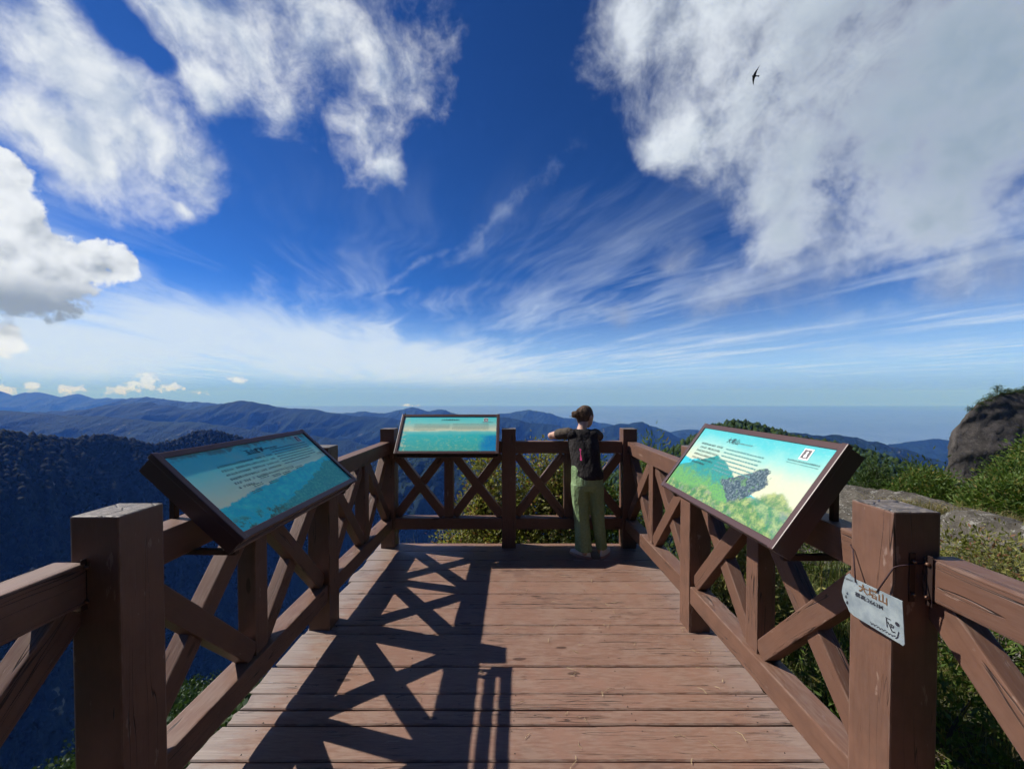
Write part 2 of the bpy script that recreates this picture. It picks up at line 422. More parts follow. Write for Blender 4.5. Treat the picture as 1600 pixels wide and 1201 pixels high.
def ridge(name, d, pts, slope, front, back, mat, n=220, rows=60, rough=0.13, wl=None, crest_amp=0.010, seed=0, floor=-1700, dist=None, down=(0, -1)):
    """a mountain ridge: crest given by where it stands, flanks carved with gullies"""
    px = np.linspace(pts[0][0], pts[-1][0], n); py = np.interp(px, [p[0] for p in pts], [p[1] for p in pts])
    dd = np.full(n, float(d)) if dist is None else np.interp(px, [p[0] for p in dist], [p[1] for p in dist])
    X = (px - 800) / 601 * dd; Zc = 1.6 - (py - 616) / 601 * dd
    wl = wl or d * 0.07
    run_ = X if dist is None else np.concatenate([[0], np.cumsum(np.hypot(np.diff(X), np.diff(dd)))])
    Zc = Zc + fbm2(run_ / (d * 0.035) + seed * 7.7, np.full(n, 3.3 + seed), 6, 0.6) * d * crest_amp
    t = np.concatenate([-np.linspace(1, 0, rows // 4 + 1)[:-1] ** 1.5 * back, np.linspace(0, 1, rows) ** 1.35 * front])
    XX, TT = np.meshgrid(run_, t); ZZ = np.repeat(Zc[None, :], len(t), 0)
    a = np.abs(TT)
    gul = fbm2(XX / wl + seed * 3.1 + TT / (wl * 2.5), TT / (wl * 2.2) + seed, 6, 0.52, True)
    ZZ = ZZ - a * slope * (0.75 + 0.25 * np.minimum(1, a / (front * 0.3))) + (gul - 0.15) * np.minimum(a, front * 0.45) * slope * 1.15 * (rough / 0.1)
    ZZ = np.maximum(ZZ, floor)
    nr = len(t); idx = np.arange(nr * n).reshape(nr, n)
    F = np.stack([idx[:-1, :-1], idx[:-1, 1:], idx[1:, 1:], idx[1:, :-1]], -1).reshape(-1, 4)[:, ::-1]
    wob = fbm2(XX / (wl * 2.2) + seed, TT * 0 + 1.7, 3) * wl * 0.9 * np.minimum(1, a / wl)
    dn = np.array(down) / np.hypot(*down); A = TT + wob
    V = np.stack([X[None] + dn[0] * A, dd[None] + dn[1] * A, ZZ], -1).reshape(-1, 3)
    me = mesh_from(name, V, F, [mat], True)
    o = obj(name, me); tag(o, kind='structure')
    return o, V.reshape(nr, n, 3)

M_far = forest_mat('far_slopes', (0.007, 0.016, 0.012), (0.018, 0.034, 0.022), 0.004, 0.9, None, 60)
M_mid = forest_mat('mid_slopes', (0.004, 0.011, 0.008), (0.012, 0.026, 0.015), 0.012, 0.9, (0.16, 0.15, 0.11), 25)
M_near = forest_mat('near_slopes', (0.004, 0.008, 0.005), (0.011, 0.018, 0.009), 0.05, 1.0, (0.20, 0.19, 0.15), 8)  # greens darkened to stand in for cloud shadow on the valley ridge
M_plain = forest_mat('lowland', (0.10, 0.16, 0.25), (0.13, 0.20, 0.30), 0.0006, 0.0)  # pale blue of distant haze is put into the ground colour

# the lowland far below, out to the horizon
gxs = [-90000, -30000, -10000, -3000, 0, 3000, 10000, 30000, 90000]; gys = [-30000, -5000, 0, 3000, 9000, 20000, 35000, 55000]
V = [(x, y, -1650) for y in gys for x in gxs]; nx_ = len(gxs)
F = [(j * nx_ + i, j * nx_ + i + 1, (j + 1) * nx_ + i + 1, (j + 1) * nx_ + i) for j in range(len(gys) - 1) for i in range(nx_ - 1)]
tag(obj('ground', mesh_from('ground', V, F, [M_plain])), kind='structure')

ridge('mountain', 23000, [(-500, 614), (-200, 612), (-40, 611), (0, 612), (22, 619), (42, 613), (70, 615), (95, 619), (122, 616), (150, 622), (190, 622), (230, 634), (330, 650)], 0.55, 4000, 2600, M_far, 260, 44, seed=1)
ridge('mountain', 17000, [(440, 660), (520, 648), (560, 642), (600, 646), (622, 641), (646, 636), (668, 642), (690, 640), (720, 648), (770, 650), (800, 643), (826, 639), (850, 644), (880, 652), (920, 656), (980, 668)], 0.5, 3200, 1800, M_far, 260, 44, seed=2)
ridge('mountain', 16000, [(90, 655), (130, 646), (170, 636), (205, 622), (232, 620), (255, 624), (290, 629), (330, 628), (370, 634), (420, 645), (500, 660)], 0.5, 4200, 2600, M_far, 220, 44, seed=3)
ridge('mountain', 14000, [(1030, 684), (1055, 674), (1078, 670), (1100, 674), (1130, 682), (1180, 690)], 0.4, 2400, 1600, M_far, 120, 36, seed=12)
ridge('mountain', 11000, [(-420, 620), (-200, 640), (0, 646), (90, 642), (120, 640), (165, 634), (205, 630), (232, 628), (262, 634), (300, 640), (340, 632), (372, 626), (400, 628), (440, 636), (490, 640), (540, 648), (600, 652), (660, 660), (740, 668), (820, 690)], 0.55, 3600, 1800, M_mid, 420, 64, seed=4)
ridge('mountain', 10500, [(640, 690), (700, 668), (745, 656), (790, 652), (830, 660), (870, 664), (910, 672), (940, 668), (975, 662), (1002, 659), (1030, 668), (1062, 684), (1110, 700), (1160, 716)], 0.55, 3000, 1700, M_mid, 320, 60, seed=5)
ridge('mountain', 8000, [(-560, 630), (-260, 630), (-60, 636), (0, 640), (60, 646), (120, 650), (180, 652), (240, 658), (310, 660), (370, 668), (430, 676), (520, 684), (600, 700)], 0.5, 2600, 1600, M_mid, 340, 60, seed=6)
ridge('mountain', 9000, [(1180, 720), (1330, 702), (1400, 694), (1440, 688), (1470, 686), (1520, 688), (1600, 690), (1750, 700)], 0.4, 2300, 1700, M_mid, 200, 50, seed=7)
ridge('mountain', 5200, [(1120, 690), (1180, 684), (1222, 676), (1245, 675), (1275, 681), (1300, 678), (1330, 682), (1365, 690), (1400, 698), (1440, 710), (1500, 728), (1580, 750)], 0.5, 1700, 1300, M_mid, 260, 56, seed=8)
ridge('mountain', 4200, [(420, 712), (520, 716), (600, 712), (660, 706), (720, 716), (790, 726), (860, 724), (930, 716), (1000, 722), (1070, 716), (1150, 720)], 0.62, 1900, 1300, M_mid, 320, 64, seed=9)
dark_ridge, DR = ridge('mountain', 2000, [(-1500, 640), (-500, 660), (-200, 668), (0, 678), (60, 684), (110, 690), (160, 682), (205, 690), (240, 698), (275, 690), (300, 678), (330, 674), (370, 684), (430, 700), (520, 730), (620, 770), (720, 820)], 1.12, 1350, 700, M_near, 460, 120, seed=10, floor=-1500, wl=170, rough=0.075, crest_amp=0.004, down=(0.9, -0.42), dist=[(-1500, 620), (-500, 900), (-200, 1150), (0, 1500), (160, 1950), (330, 2600), (720, 3900)])
hill, HR = ridge('hill', 820, [(640, 960), (760, 880), (880, 800), (960, 745), (1020, 716), (1060, 700), (1090, 684), (1118, 668), (1150, 661), (1185, 667), (1215, 676), (1260, 690), (1310, 696), (1350, 706), (1400, 722), (1450, 738), (1520, 752), (1650, 770)], 0.50, 700, 380, M_near, 300, 80, seed=11, rough=0.07, crest_amp=0.003)

# ---- tree masses on the two nearest ridges (one mass each, too many to count)
ico = bmesh.new(); bmesh.ops.create_icosphere(ico, subdivisions=1, radius=1)
ICO_V = np.array([v.co[:] for v in ico.verts]); ICO_F = np.array([[v.index for v in f.verts] for f in ico.faces]); ico.free()
def tree_mass(name, P, size, mat, label, seed, tall=1.2):
    rs = np.random.RandomState(seed); N = len(P)
    s = size * rs.uniform(0.6, 1.35, N)
    V = ICO_V[None] * (1 + rs.uniform(-0.28, 0.28, (N, len(ICO_V), 1))) * np.stack([s, s, s * tall * rs.uniform(0.8, 1.5, N)], -1)[:, None, :]
    V = V + P[:, None, :] + np.array([0, 0, 1.0])[None, None] * (s * 0.5)[:, None, None]
    F = ICO_F[None] + (np.arange(N) * len(ICO_V))[:, None, None]
    o = obj(name, mesh_from(name, V.reshape(-1, 3), F.reshape(-1, 3), [mat], True))
    return tag(o, label, 'forest', kind='stuff')
def scatter_grid(G, count, rs, r0, r1, c0=0.0, c1=1.0):
    nr, nc, _ = G.shape
    a = rs.uniform(r0, r1, count) * (nr - 1.001); b = rs.uniform(c0, c1, count) * (nc - 1.001)
    i = a.astype(int); j = b.astype(int); fa = (a - i)[:, None]; fb = (b - j)[:, None]
    return (G[i, j] * (1 - fa) + G[i + 1, j] * fa) * (1 - fb) + (G[i, j + 1] * (1 - fa) + G[i + 1, j + 1] * fa) * fb
def tree_mat(name, c0, c1, sc, bd=0.3):
    m, g, b = new_mat(name)
    P = g.new('ShaderNodeNewGeometry').outputs['Position']; ri = g.new('ShaderNodeNewGeometry').outputs['Random Per Island']
    f = g.add(g.mul(g.noise(P, sc, 4, 0.65), 0.7), g.mul(ri, 0.45))
    g.put(b.inputs['Base Color'], g.mix(g.ss(f, 0.3, 0.8), c0, c1)); b.inputs['Roughness'].default_value = 0.9; b.inputs['Specular IOR Level'].default_value = 0.15
    bump(g, b, g.noise(P, sc * 1.6, 5, 0.7), 1.0, bd)
    return m
M_t1 = tree_mat('ridge_trees_cloud_shade', (0.003, 0.007, 0.004), (0.010, 0.017, 0.008), 0.25, 2.5)  # cloud shadow over the ridge is put into these dark greens
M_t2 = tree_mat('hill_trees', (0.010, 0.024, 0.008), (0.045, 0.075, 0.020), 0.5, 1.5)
rs = np.random.RandomState(5)
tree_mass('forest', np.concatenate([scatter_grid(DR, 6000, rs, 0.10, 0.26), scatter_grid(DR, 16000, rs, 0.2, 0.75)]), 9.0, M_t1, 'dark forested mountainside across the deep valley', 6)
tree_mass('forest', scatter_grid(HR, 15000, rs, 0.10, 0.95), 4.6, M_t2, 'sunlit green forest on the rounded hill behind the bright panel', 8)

# ------------------------------------------------------------------ deck and railings
M_wood = wood_mat('painted_timber', (0.168, 0.087, 0.058), (0.106, 0.052, 0.034), (0.30, 0.215, 0.172), 0.32, 0.9, 0.45)
M_plank = wood_mat('worn_decking', (0.245, 0.140, 0.100), (0.165, 0.090, 0.062), (0.34, 0.24, 0.185), 0.40, 0.8, 0.34, (0.20, 0.19, 0.16))
def plank_extra(m):
    """bare grey wood towards the weathered plank ends, flaked patches"""
    g = NB(m.node_tree); b = [n for n in g.n if n.type == 'BSDF_PRINCIPLED'][0]
    src = b.inputs['Base Color'].links[0].from_socket
    tc = g.new('ShaderNodeTexCoord').outputs['Object']; oi = g.new('ShaderNodeObjectInfo').outputs['Random']
    P = g.v('ADD', tc, g.comb(g.mul(oi, 53.0), g.mul(oi, 29.0), 0.0))
    x = g.sep(tc)[0]
    bare = g.ss(g.add(x, g.mul(g.sub(g.noise(g.v('MULTIPLY', P, (5, 22, 22)), 1, 4, 0.6), 0.5), 0.55)), -1.10, -1.36)
    bare2 = g.mul(g.ss(g.add(x, g.mul(g.sub(g.noise(g.v('MULTIPLY', P, (5, 22, 22)), 1, 4, 0.6), 0.5), 0.5)), 1.12, 1.38), 0.45)
    flake = g.mul(g.ss(g.noise(g.v('MULTIPLY', P, (3.5, 9, 9)), 1, 5, 0.68), 0.62, 0.67), 0.35)
    gr = g.noise(g.v('MULTIPLY', P, (3, 110, 110)), 1, 4, 0.65)
    grey = g.mix(gr, (0.15, 0.115, 0.095), (0.38, 0.31, 0.265))
    pale = g.mul(g.ss(g.noise(g.v('MULTIPLY', P, (6, 14, 14)), 1, 5, 0.7), 0.56, 0.68), 0.35)
    c = g.mix(pale, src, (0.31, 0.20, 0.15))
    c = g.mix(flake, c, (0.17, 0.105, 0.085))
    c = g.mix(g.m('MAXIMUM', bare, bare2), c, grey)
    gouge = g.ss(g.noise(g.v('MULTIPLY', P, (7, 48, 48)), 1, 2, 0.5), 0.735, 0.76)
    split = g.mul(g.m('SUBTRACT', 1.0, g.ss(g.m('ABSOLUTE', g.sub(g.noise(g.v('MULTIPLY', P, (1.3, 34, 34)), 1, 2, 0.5), 0.5)), 0.0, 0.014)), g.ss(g.noise(g.v('MULTIPLY', P, (1.6, 5, 5)), 1, 2, 0.5), 0.54, 0.62))
    c = g.mix(g.mul(g.m('MAXIMUM', gouge, split), 0.85), c, (0.018, 0.013, 0.011))
    damp = g.mul(g.ss(g.noise(g.v('MULTIPLY', P, (1.7, 2.5, 2.5)), 1, 5, 0.6), 0.60, 0.66), 0.35)
    c = g.mix(damp, c, (0.11, 0.07, 0.06))
    g.l.new(c, b.inputs['Base Color'])
plank_extra(M_plank)
M_iron = plain('dark_iron', (0.06, 0.036, 0.03), 0.5, 0.6)
M_nail = plain('nail_iron', (0.05, 0.035, 0.03), 0.6, 0.4)
M_bolt = plain('rusty_bolt', (0.16, 0.09, 0.06), 0.5, 0.8)

deck = empty('viewing_deck', (0, 1.3, -0.30))
tag(deck, 'brown painted timber deck of wide worn planks between the railings', 'deck')
edges = [4.115, 3.90, 3.688, 3.476, 3.264, 3.062, 2.853, 2.642, 2.544, 2.236, 2.033, 1.927, 1.833, 1.649, 1.44, 1.235, 1.03, 0.82, 0.61, 0.40, 0.19, -0.02, -0.23, -0.44, -0.65, -0.86, -1.07]
rp = random.Random(4)
def plank_mesh(Lx, w, th, seed):
    """plank along X with slightly ragged ends, eased edges and a small cup"""
    r = random.Random(seed); nx, ny = 14, 5; V, F = [], []
    prof = [(-w / 2, -th), (-w / 2, -0.006), (-w / 2 + 0.005, 0), (-w / 6, 0.0012), (w / 6, 0.0012), (w / 2 - 0.005, 0), (w / 2, -0.006), (w / 2, -th)]
    k = len(prof)
    for i in range(nx + 1):
        x = -Lx / 2 + Lx * i / nx; dz = r.uniform(-0.0012, 0.0012); dy = r.uniform(-0.0016, 0.0016)
        for (y, z) in prof:
            xx = x + (r.uniform(-0.012, 0.012) if i in (0, nx) else 0)
            V.append((xx, y + (dy if abs(y) > w / 3 else 0), z + dz))
    for i in range(nx):
        for j in range(k): F.append((i * k + j, i * k + (j + 1) % k, (i + 1) * k + (j + 1) % k, (i + 1) * k + j)[::-1])
    F.append(tuple(range(k))); F.append(tuple(nx * k + j for j in range(k - 1, -1, -1)))
    return mesh_from('plank', V, F, [M_plank])
nail_me = mesh_from('nail', *tube([(0, 0, -0.003), (0, 0, 0.0016)], 0.0032, 8), [M_nail])
for i in range(len(edges) - 1):
    y1, y0 = edges[i], edges[i + 1]; gap = 0.004 if rp.random() < 0.7 else 0.009
    if i in (8, 11): gap = 0.011
    w = y1 - y0 - gap
    xl = -1.39 + rp.uniform(-0.02, 0.012); xr = 1.375 + rp.uniform(-0.012, 0.02)
    me = plank_mesh(xr - xl, w, 0.05, i)
    M = Matrix.Translation(((xl + xr) / 2, (y0 + y1) / 2, rp.uniform(-0.002, 0.001))) @ Matrix.Rotation(rp.uniform(-0.0012, 0.0012), 4, 'Z') @ Matrix.Rotation(rp.uniform(-0.004, 0.004), 4, 'X')
    pk = obj('plank', me, deck, M)
    for jx in (-1.2, -0.6, 0.0, 0.6, 1.2):
        for jy in (-w * 0.3, w * 0.3):
            if rp.random() < 0.2: continue
            obj('nail', nail_me, pk, M @ Matrix.Translation((jx + rp.uniform(-0.02, 0.02) - (xl + xr) / 2, jy + rp.uniform(-0.01, 0.01), 0)))
for x in (-1.2, 0.0, 1.2):
    beam('joist', (x, -1.05, -0.135), (x, 4.09, -0.135), 0.09, 0.16, M_wood, deck)
for (x, y) in ((-1.2, 0.2), (1.2, 0.2), (-1.2, 2.0), (1.2, 2.0), (-1.2, 3.9), (1.2, 3.9)):
    beam('pile', (x, y, -4.0), (x, y, -0.216), 0.14, 0.14, M_wood, deck, (1, 0, 0))

PW, PH = 0.145, 1.243                    # post section and height
ZT, HT, ZB, HB = 1.11, 0.125, 0.312, 0.118
def post(parent, x, y, h=PH, w=PW):
    o = beam('post', (x, y, -0.28), (x, y, h), w, w, M_wood, parent, (0, 1, 0), 0.006)
    return o
def run(parent, a, b, out, w_top=0.095, w_bot=0.11, n_half=2):
    """one bay between two post faces a and b (2D points); out: unit vector to the outside"""
    a, b, out = Vector((a[0], a[1], 0)), Vector((b[0], b[1], 0)), Vector((out[0], out[1], 0))
    d = (b - a).normalized(); L = (b - a).length; up = Vector((0, 0, 1))
    beam('top_rail', a + up * (ZT - HT / 2), b + up * (ZT - HT / 2), w_top, HT, M_wood, parent, out, 0.007)
    bi = -out * 0.012
    beam('bottom_rail', a + bi + up * (ZB - HB / 2), b + bi + up * (ZB - HB / 2), w_bot, HB, M_wood, parent, out, 0.007)
    mid = (a + b) / 2
    beam('stud', mid + up * (ZB - 0.004), mid + up * (ZT - HT + 0.004), 0.094, 0.09, M_wood, parent, d)
    z0, z1 = ZB + 0.005, ZT - HT - 0.005
    for (s, e) in ((a, mid - d * 0.045), (mid + d * 0.045, b)):
        for k, (p, q) in enumerate((((s, z0), (e, z1)), ((s, z1), (e, z0)))):
            flip = 1 if k == 0 else -1
            off = out * (0.008 * flip)
            P0 = p[0] + off + up * p[1]; P1 = q[0] + off + up * q[1]; dd = (P1 - P0).normalized()
            beam('brace', P0 + dd * 0.015, P1 - dd * 0.015, 0.066, 0.088, M_wood, parent, out, 0.005)

def bracket(parent, x, y, z, inward, along):
    """small iron strap with two bolts where a rail meets a post"""
    M = Matrix.Translation((x, y, z))
    o = beam('iron_strap', (x, y, z - 0.075), (x, y, z + 0.075), 0.003, 0.018, M_iron, parent, inward, 0.001)
    for dz in (-0.05, 0.05):
        V, F = tube([Vector((x, y, z + dz)) + Vector(inward) * t for t in (0.001, 0.008, 0.012)], [0.006, 0.006, 0.003], 8)
        obj('bolt', mesh_from('bolt', V, F, [M_bolt], True), parent, Matrix.Identity(4))

# left railing
rl = empty('wooden_railing', (-1.31, 2.0, 0)); tag(rl, 'brown cross-braced timber railing above the dark valley, in its own shade', 'railing', 'railings round the deck')
XL = -1.313
post(rl, -1.235 - PW / 2, 2.58 + PW / 2); post(rl, -1.15 - PW / 2, 1.118 + PW / 2); post(rl, XL, -0.28)
run(rl, (XL - 0.004, 2.58 + PW), (XL + 0.004, 3.97), (-1, 0)); run(rl, (XL + 0.012, 1.118 + PW), (XL, 2.58), (-1, 0)); run(rl, (XL + 0.02, -0.21), (XL + 0.02, 1.118), (-1, 0))
bracket(rl, -1.150 - 0.098, 1.112, 1.045, (1, 0, 0), 0)
# right railing
rr = empty('wooden_railing', (1.26, 2.0, 0)); tag(rr, 'sunlit brown timber railing beside the rocks with the hanging plaque', 'railing', 'railings round the deck')
XR = 1.262
post(rr, 1.19 + PW / 2, 2.56 + PW / 2); post(rr, 1.158 + PW / 2, 1.16 + PW / 2); post(rr, XR, -0.28)
run(rr, (XR, 2.56 + PW), (XR - 0.02, 3.97), (1, 0)); run(rr, (XR - 0.004, 1.16 + PW), (XR, 2.56), (1, 0)); run(rr, (XR + 0.034, -0.21), (XR + 0.034, 1.16), (1, 0))
bracket(rr, 1.243, 1.135, 1.045, (-1, 0, 0), 0); bracket(rr, 1.215, 1.158, 1.045, (0, -1, 0), 0)
# back railing with the two corner posts
rb = empty('wooden_railing', (-0.03, 4.04, 0)); tag(rb, 'timber railing across the far end where the woman leans', 'railing', 'railings round the deck')
post(rb, -1.22 - PW / 2, 3.97 + PW / 2); post(rb, 1.15 + PW / 2, 3.97 + PW / 2); post(rb, -0.033, 3.975 + PW / 2)
YB = 4.047
run(rb, (-1.22, YB), (-0.033 - PW / 2, YB), (0, 1)); run(rb, (-0.033 + PW / 2, YB), (1.15, YB), (0, 1))

# ------------------------------------------------------------------ information panels
M_frame = plain('dark_brown_frame', (0.075, 0.040, 0.036), 0.38, 0.0, 0.5)
M_ink = plain('printed_ink', (0.020, 0.045, 0.05), 0.5)
M_ink2 = plain('faded_ink', (0.10, 0.26, 0.25), 0.5)
M_ink3 = plain('grey_ink', (0.05, 0.14, 0.15), 0.5)
M_ink4 = plain('pale_ink', (0.26, 0.46, 0.38), 0.5)
M_white = plain('white_print', (0.78, 0.77, 0.72), 0.5)
M_redprint = plain('brown_red_print', (0.12, 0.105, 0.105), 0.5)

PL, PWD = 1.03, 0.485          # panel length and width (outer)
BR = 0.030                    # frame border
IL, IW = PL - 2 * BR, PWD - 2 * BR

def tents(g, u, pts):
    """silhouette height: highest of several slopes"""
    out = None
    for (uc, h, s) in pts:
        t = g.m('MULTIPLY_ADD', g.m('ABSOLUTE', g.sub(u, uc)), -s, h)
        out = t if out is None else g.m('MAXIMUM', out, t)
    return out

def print_mat(name, kind):
    m, g, b = new_mat(name)
    tc = g.new('ShaderNodeTexCoord').outputs['Object']; x, y, z = g.sep(tc)[:3]
    u = g.m('MULTIPLY_ADD', x, 1 / IL, 0.5); v = g.m('MULTIPLY_ADD', y, 1 / IW, 0.5)
    P = g.comb(g.mul(u, 2.2), v, {'left': 1.3, 'mid': 5.1, 'right': 9.7}[kind])
    nA = g.noise(P, 3.0, 5, 0.6); nB = g.noise(P, 11.0, 6, 0.66); nC = g.noise(P, 34.0, 4, 0.7)
    def under(h, amp, soft=0.012): return g.ss(g.sub(g.m('MULTIPLY_ADD', g.sub(nB, 0.5), amp, h), v), -soft, soft)
    if kind == 'left':
        c = g.ramp(g.m('MULTIPLY_ADD', g.sub(nA, 0.5), 0.25, v), [(0.30, (0.80, 0.90, 0.60)), (0.55, (0.50, 0.88, 0.70)), (0.78, (0.16, 0.86, 0.80)), (1.0, (0.10, 0.82, 0.80))])
        c = g.mix(g.mul(g.ss(g.add(nA, g.mul(u, 0.25)), 0.58, 0.85), 0.35), c, (0.70, 0.80, 0.45))
        h = tents(g, u, [(0.0, 0.22, 0.3), (0.30, 0.40, 0.35), (0.52, 0.44, 0.30), (0.80, 0.50, 0.28), (0.95, 0.52, 0.4)])
        c = g.mix(under(h, 0.14), c, g.mix(g.ss(nB, 0.35, 0.7), (0.01, 0.56, 0.68), (0.05, 0.76, 0.74)))
        h2 = tents(g, u, [(0.93, 0.46, 1.0), (0.74, 0.30, 1.1), (0.55, 0.20, 1.6), (1.05, 0.45, 0.5)])
        c = g.mix(g.mul(under(h2, 0.20), 0.75), c, g.mix(g.ss(nC, 0.4, 0.65), (0.03, 0.28, 0.25), (0.08, 0.46, 0.32)))
        c = g.mix(g.mul(g.mul(g.ss(v, 0.22, 0.05), g.ss(nB, 0.48, 0.62)), g.ss(u, 0.5, 0.2)), c, (0.05, 0.14, 0.10))
        c = g.mix(g.mul(g.ss(g.add(v, g.mul(g.sub(nB, 0.5), 0.35)), 0.93, 1.02), 0.7), c, (0.16, 0.13, 0.09))
    elif kind == 'mid':
        c = g.ramp(g.m('MULTIPLY_ADD', g.sub(nA, 0.5), 0.12, v), [(0.0, (0.06, 0.44, 0.38)), (0.45, (0.03, 0.56, 0.55)), (0.55, (0.18, 0.66, 0.60)), (0.60, (0.84, 0.86, 0.58)), (0.70, (0.56, 0.72, 0.54)), (0.82, (0.20, 0.74, 0.67)), (1.0, (0.08, 0.72, 0.70))])
        low = g.ss(v, 0.50, 0.40)
        c = g.mix(g.mul(g.mul(low, g.ss(nB, 0.5, 0.66)), 0.6), c, (0.26, 0.60, 0.36))
        c = g.mix(g.mul(low, g.ss(g.add(u, g.mul(nA, 0.5)), 1.02, 1.25)), c, (0.0, 0.26, 0.55))
        c = g.mix(g.mul(g.mul(low, g.ss(nC, 0.62, 0.70)), g.ss(g.m('ABSOLUTE', g.sub(u, 0.5)), 0.3, 0.1)), c, (0.6, 0.8, 0.66))
        c = g.mix(g.mul(g.ss(g.sub(g.mul(nB, 0.5), u), 0.20, 0.28), 0.7), c, (0.62, 0.66, 0.44))
    else:
        c = g.ramp(g.m('MULTIPLY_ADD', g.sub(nA, 0.5), 0.3, v), [(0.30, (0.54, 0.54, 0.37)), (0.56, (0.50, 0.55, 0.40)), (0.76, (0.26, 0.52, 0.46)), (0.92, (0.09, 0.45, 0.46)), (1.0, (0.07, 0.42, 0.45))])
        h1 = tents(g, u, [(0.0, 0.50, 0.25), (0.16, 0.52, 0.7)])
        c = g.mix(under(h1, 0.08), c, (0.03, 0.42, 0.50))
        h2 = tents(g, u, [(0.32, 0.64, 0.95), (0.24, 0.54, 0.9), (0.40, 0.60, 0.98)])
        mc = g.mix(g.ss(g.add(v, g.mul(g.sub(nB, 0.5), 0.7)), 0.22, 0.46), (0.12, 0.32, 0.09), (0.02, 0.24, 0.23))
        mc = g.mix(g.mul(g.ss(nC, 0.48, 0.62), 0.6), mc, (0.015, 0.12, 0.09))
        c = g.mix(under(h2, 0.10), c, mc)
        # dark leaning crag
        poly = [(0.475, 0.35), (0.66, 0.07), (0.80, 0.48), (0.735, 0.665)]; q = None
        for k in range(4):
            (ax, ay), (bx, by) = poly[k], poly[(k + 1) % 4]; nx_, ny_ = -(by - ay), (bx - ax); ln = math.hypot(nx_, ny_); nx_ /= ln; ny_ /= ln
            dd = g.add(g.m('MULTIPLY_ADD', u, nx_, -(nx_ * ax + ny_ * ay)), g.mul(v, ny_)); q = dd if q is None else g.m('MINIMUM', q, dd)
        crag = g.ss(g.m('MULTIPLY_ADD', g.sub(nB, 0.5), 0.10, q), -0.006, 0.010)
        cc = g.mix(g.ss(nC, 0.42, 0.62), (0.03, 0.06, 0.08), (0.12, 0.17, 0.19))
        cc = g.mix(g.mul(g.ss(nB, 0.58, 0.64), 0.6), cc, (0.12, 0.28, 0.09))
        c = g.mix(crag, c, cc)
        h3 = tents(g, u, [(0.38, 0.19, 0.5), (0.62, 0.10, 0.5), (0.89, 0.44, 1.15), (0.10, 0.12, 0.3), (1.0, 0.26, 0.6)])
        bc = g.mix(g.ss(nB, 0.38, 0.66), (0.04, 0.17, 0.055), (0.32, 0.38, 0.14))
        bc = g.mix(g.mul(g.ss(nC, 0.52, 0.62), 0.75), bc, (0.025, 0.10, 0.06))
        bc = g.mix(g.mul(g.ss(g.noise(P, 5.0, 3, 0.5), 0.54, 0.66), 0.6), bc, (0.20, 0.22, 0.20))
        c = g.mix(g.mul(under(h3, 0.20, 0.03), 0.92), c, bc)
    c = g.mix(g.mul(g.ss(nC, 0.50, 0.75), 0.10), c, (0.8, 0.8, 0.7))
    dirt = g.noise(tc, 60, 3, 0.7)
    g.put(b.inputs['Base Color'], c)
    g.put(b.inputs['Roughness'], g.lin(dirt, 0.3, 0.7, 0.30, 0.5)); b.inputs['Specular IOR Level'].default_value = 0.35
    return m

def text_mesh(s, size, mat, bold=0.0):
    cu = bpy.data.curves.new('t', 'FONT'); cu.body = s; cu.size = size; cu.align_x = 'LEFT'; cu.offset = bold; cu.resolution_u = 2
    o = bpy.data.objects.new('t', cu); COL.objects.link(o); dg = bpy.context.evaluated_depsgraph_get()
    me = bpy.data.meshes.new_from_object(o.evaluated_get(dg)); bpy.data.objects.remove(o); bpy.data.curves.remove(cu)
    me.materials.clear(); me.materials.append(mat)
    return me

def glyph_rows(rows, cell, r, dens=0.8, h=None):
    """rows of small printed marks: rows = [(x0, x1, y)]"""
    V, F = [], []
    def q(x0, y0, x1, y1):
        o = len(V); V.extend([(x0, y0, 0), (x1, y0, 0), (x1, y1, 0), (x0, y1, 0)]); F.append((o, o + 1, o + 2, o + 3))
    h = h or cell
    for (x0, x1, y) in rows:
        x = x0
        while x < x1:
            if r.random() < 0.93:
                for k in range(r.randint(2, 3)):
                    yy = y + (k + 0.2) * h / 3.2; q(x + r.uniform(0, .15) * cell, yy, x + cell * r.uniform(0.6, 0.9), yy + h * 0.13)
                for k in range(r.randint(1, 2)):
                    xx = x + r.uniform(0.1, 0.7) * cell; q(xx, y, xx + cell * 0.14, y + h * 0.95)
            x += cell * 1.06
    return V, F

def strip_rows(rows, h, r):
    V, F = [], []
    for (x0, x1, y) in rows:
        x = x0
        while x < x1:
            w = r.uniform(0.010, 0.030); w = min(w, x1 - x)
            o = len(V); hh = h * r.uniform(0.8, 1.0); V.extend([(x, y, 0), (x + w, y, 0), (x + w, y + hh, 0), (x, y + hh, 0)]); F.append((o, o + 1, o + 2, o + 3))
            x += w + 0.004
    return V, F

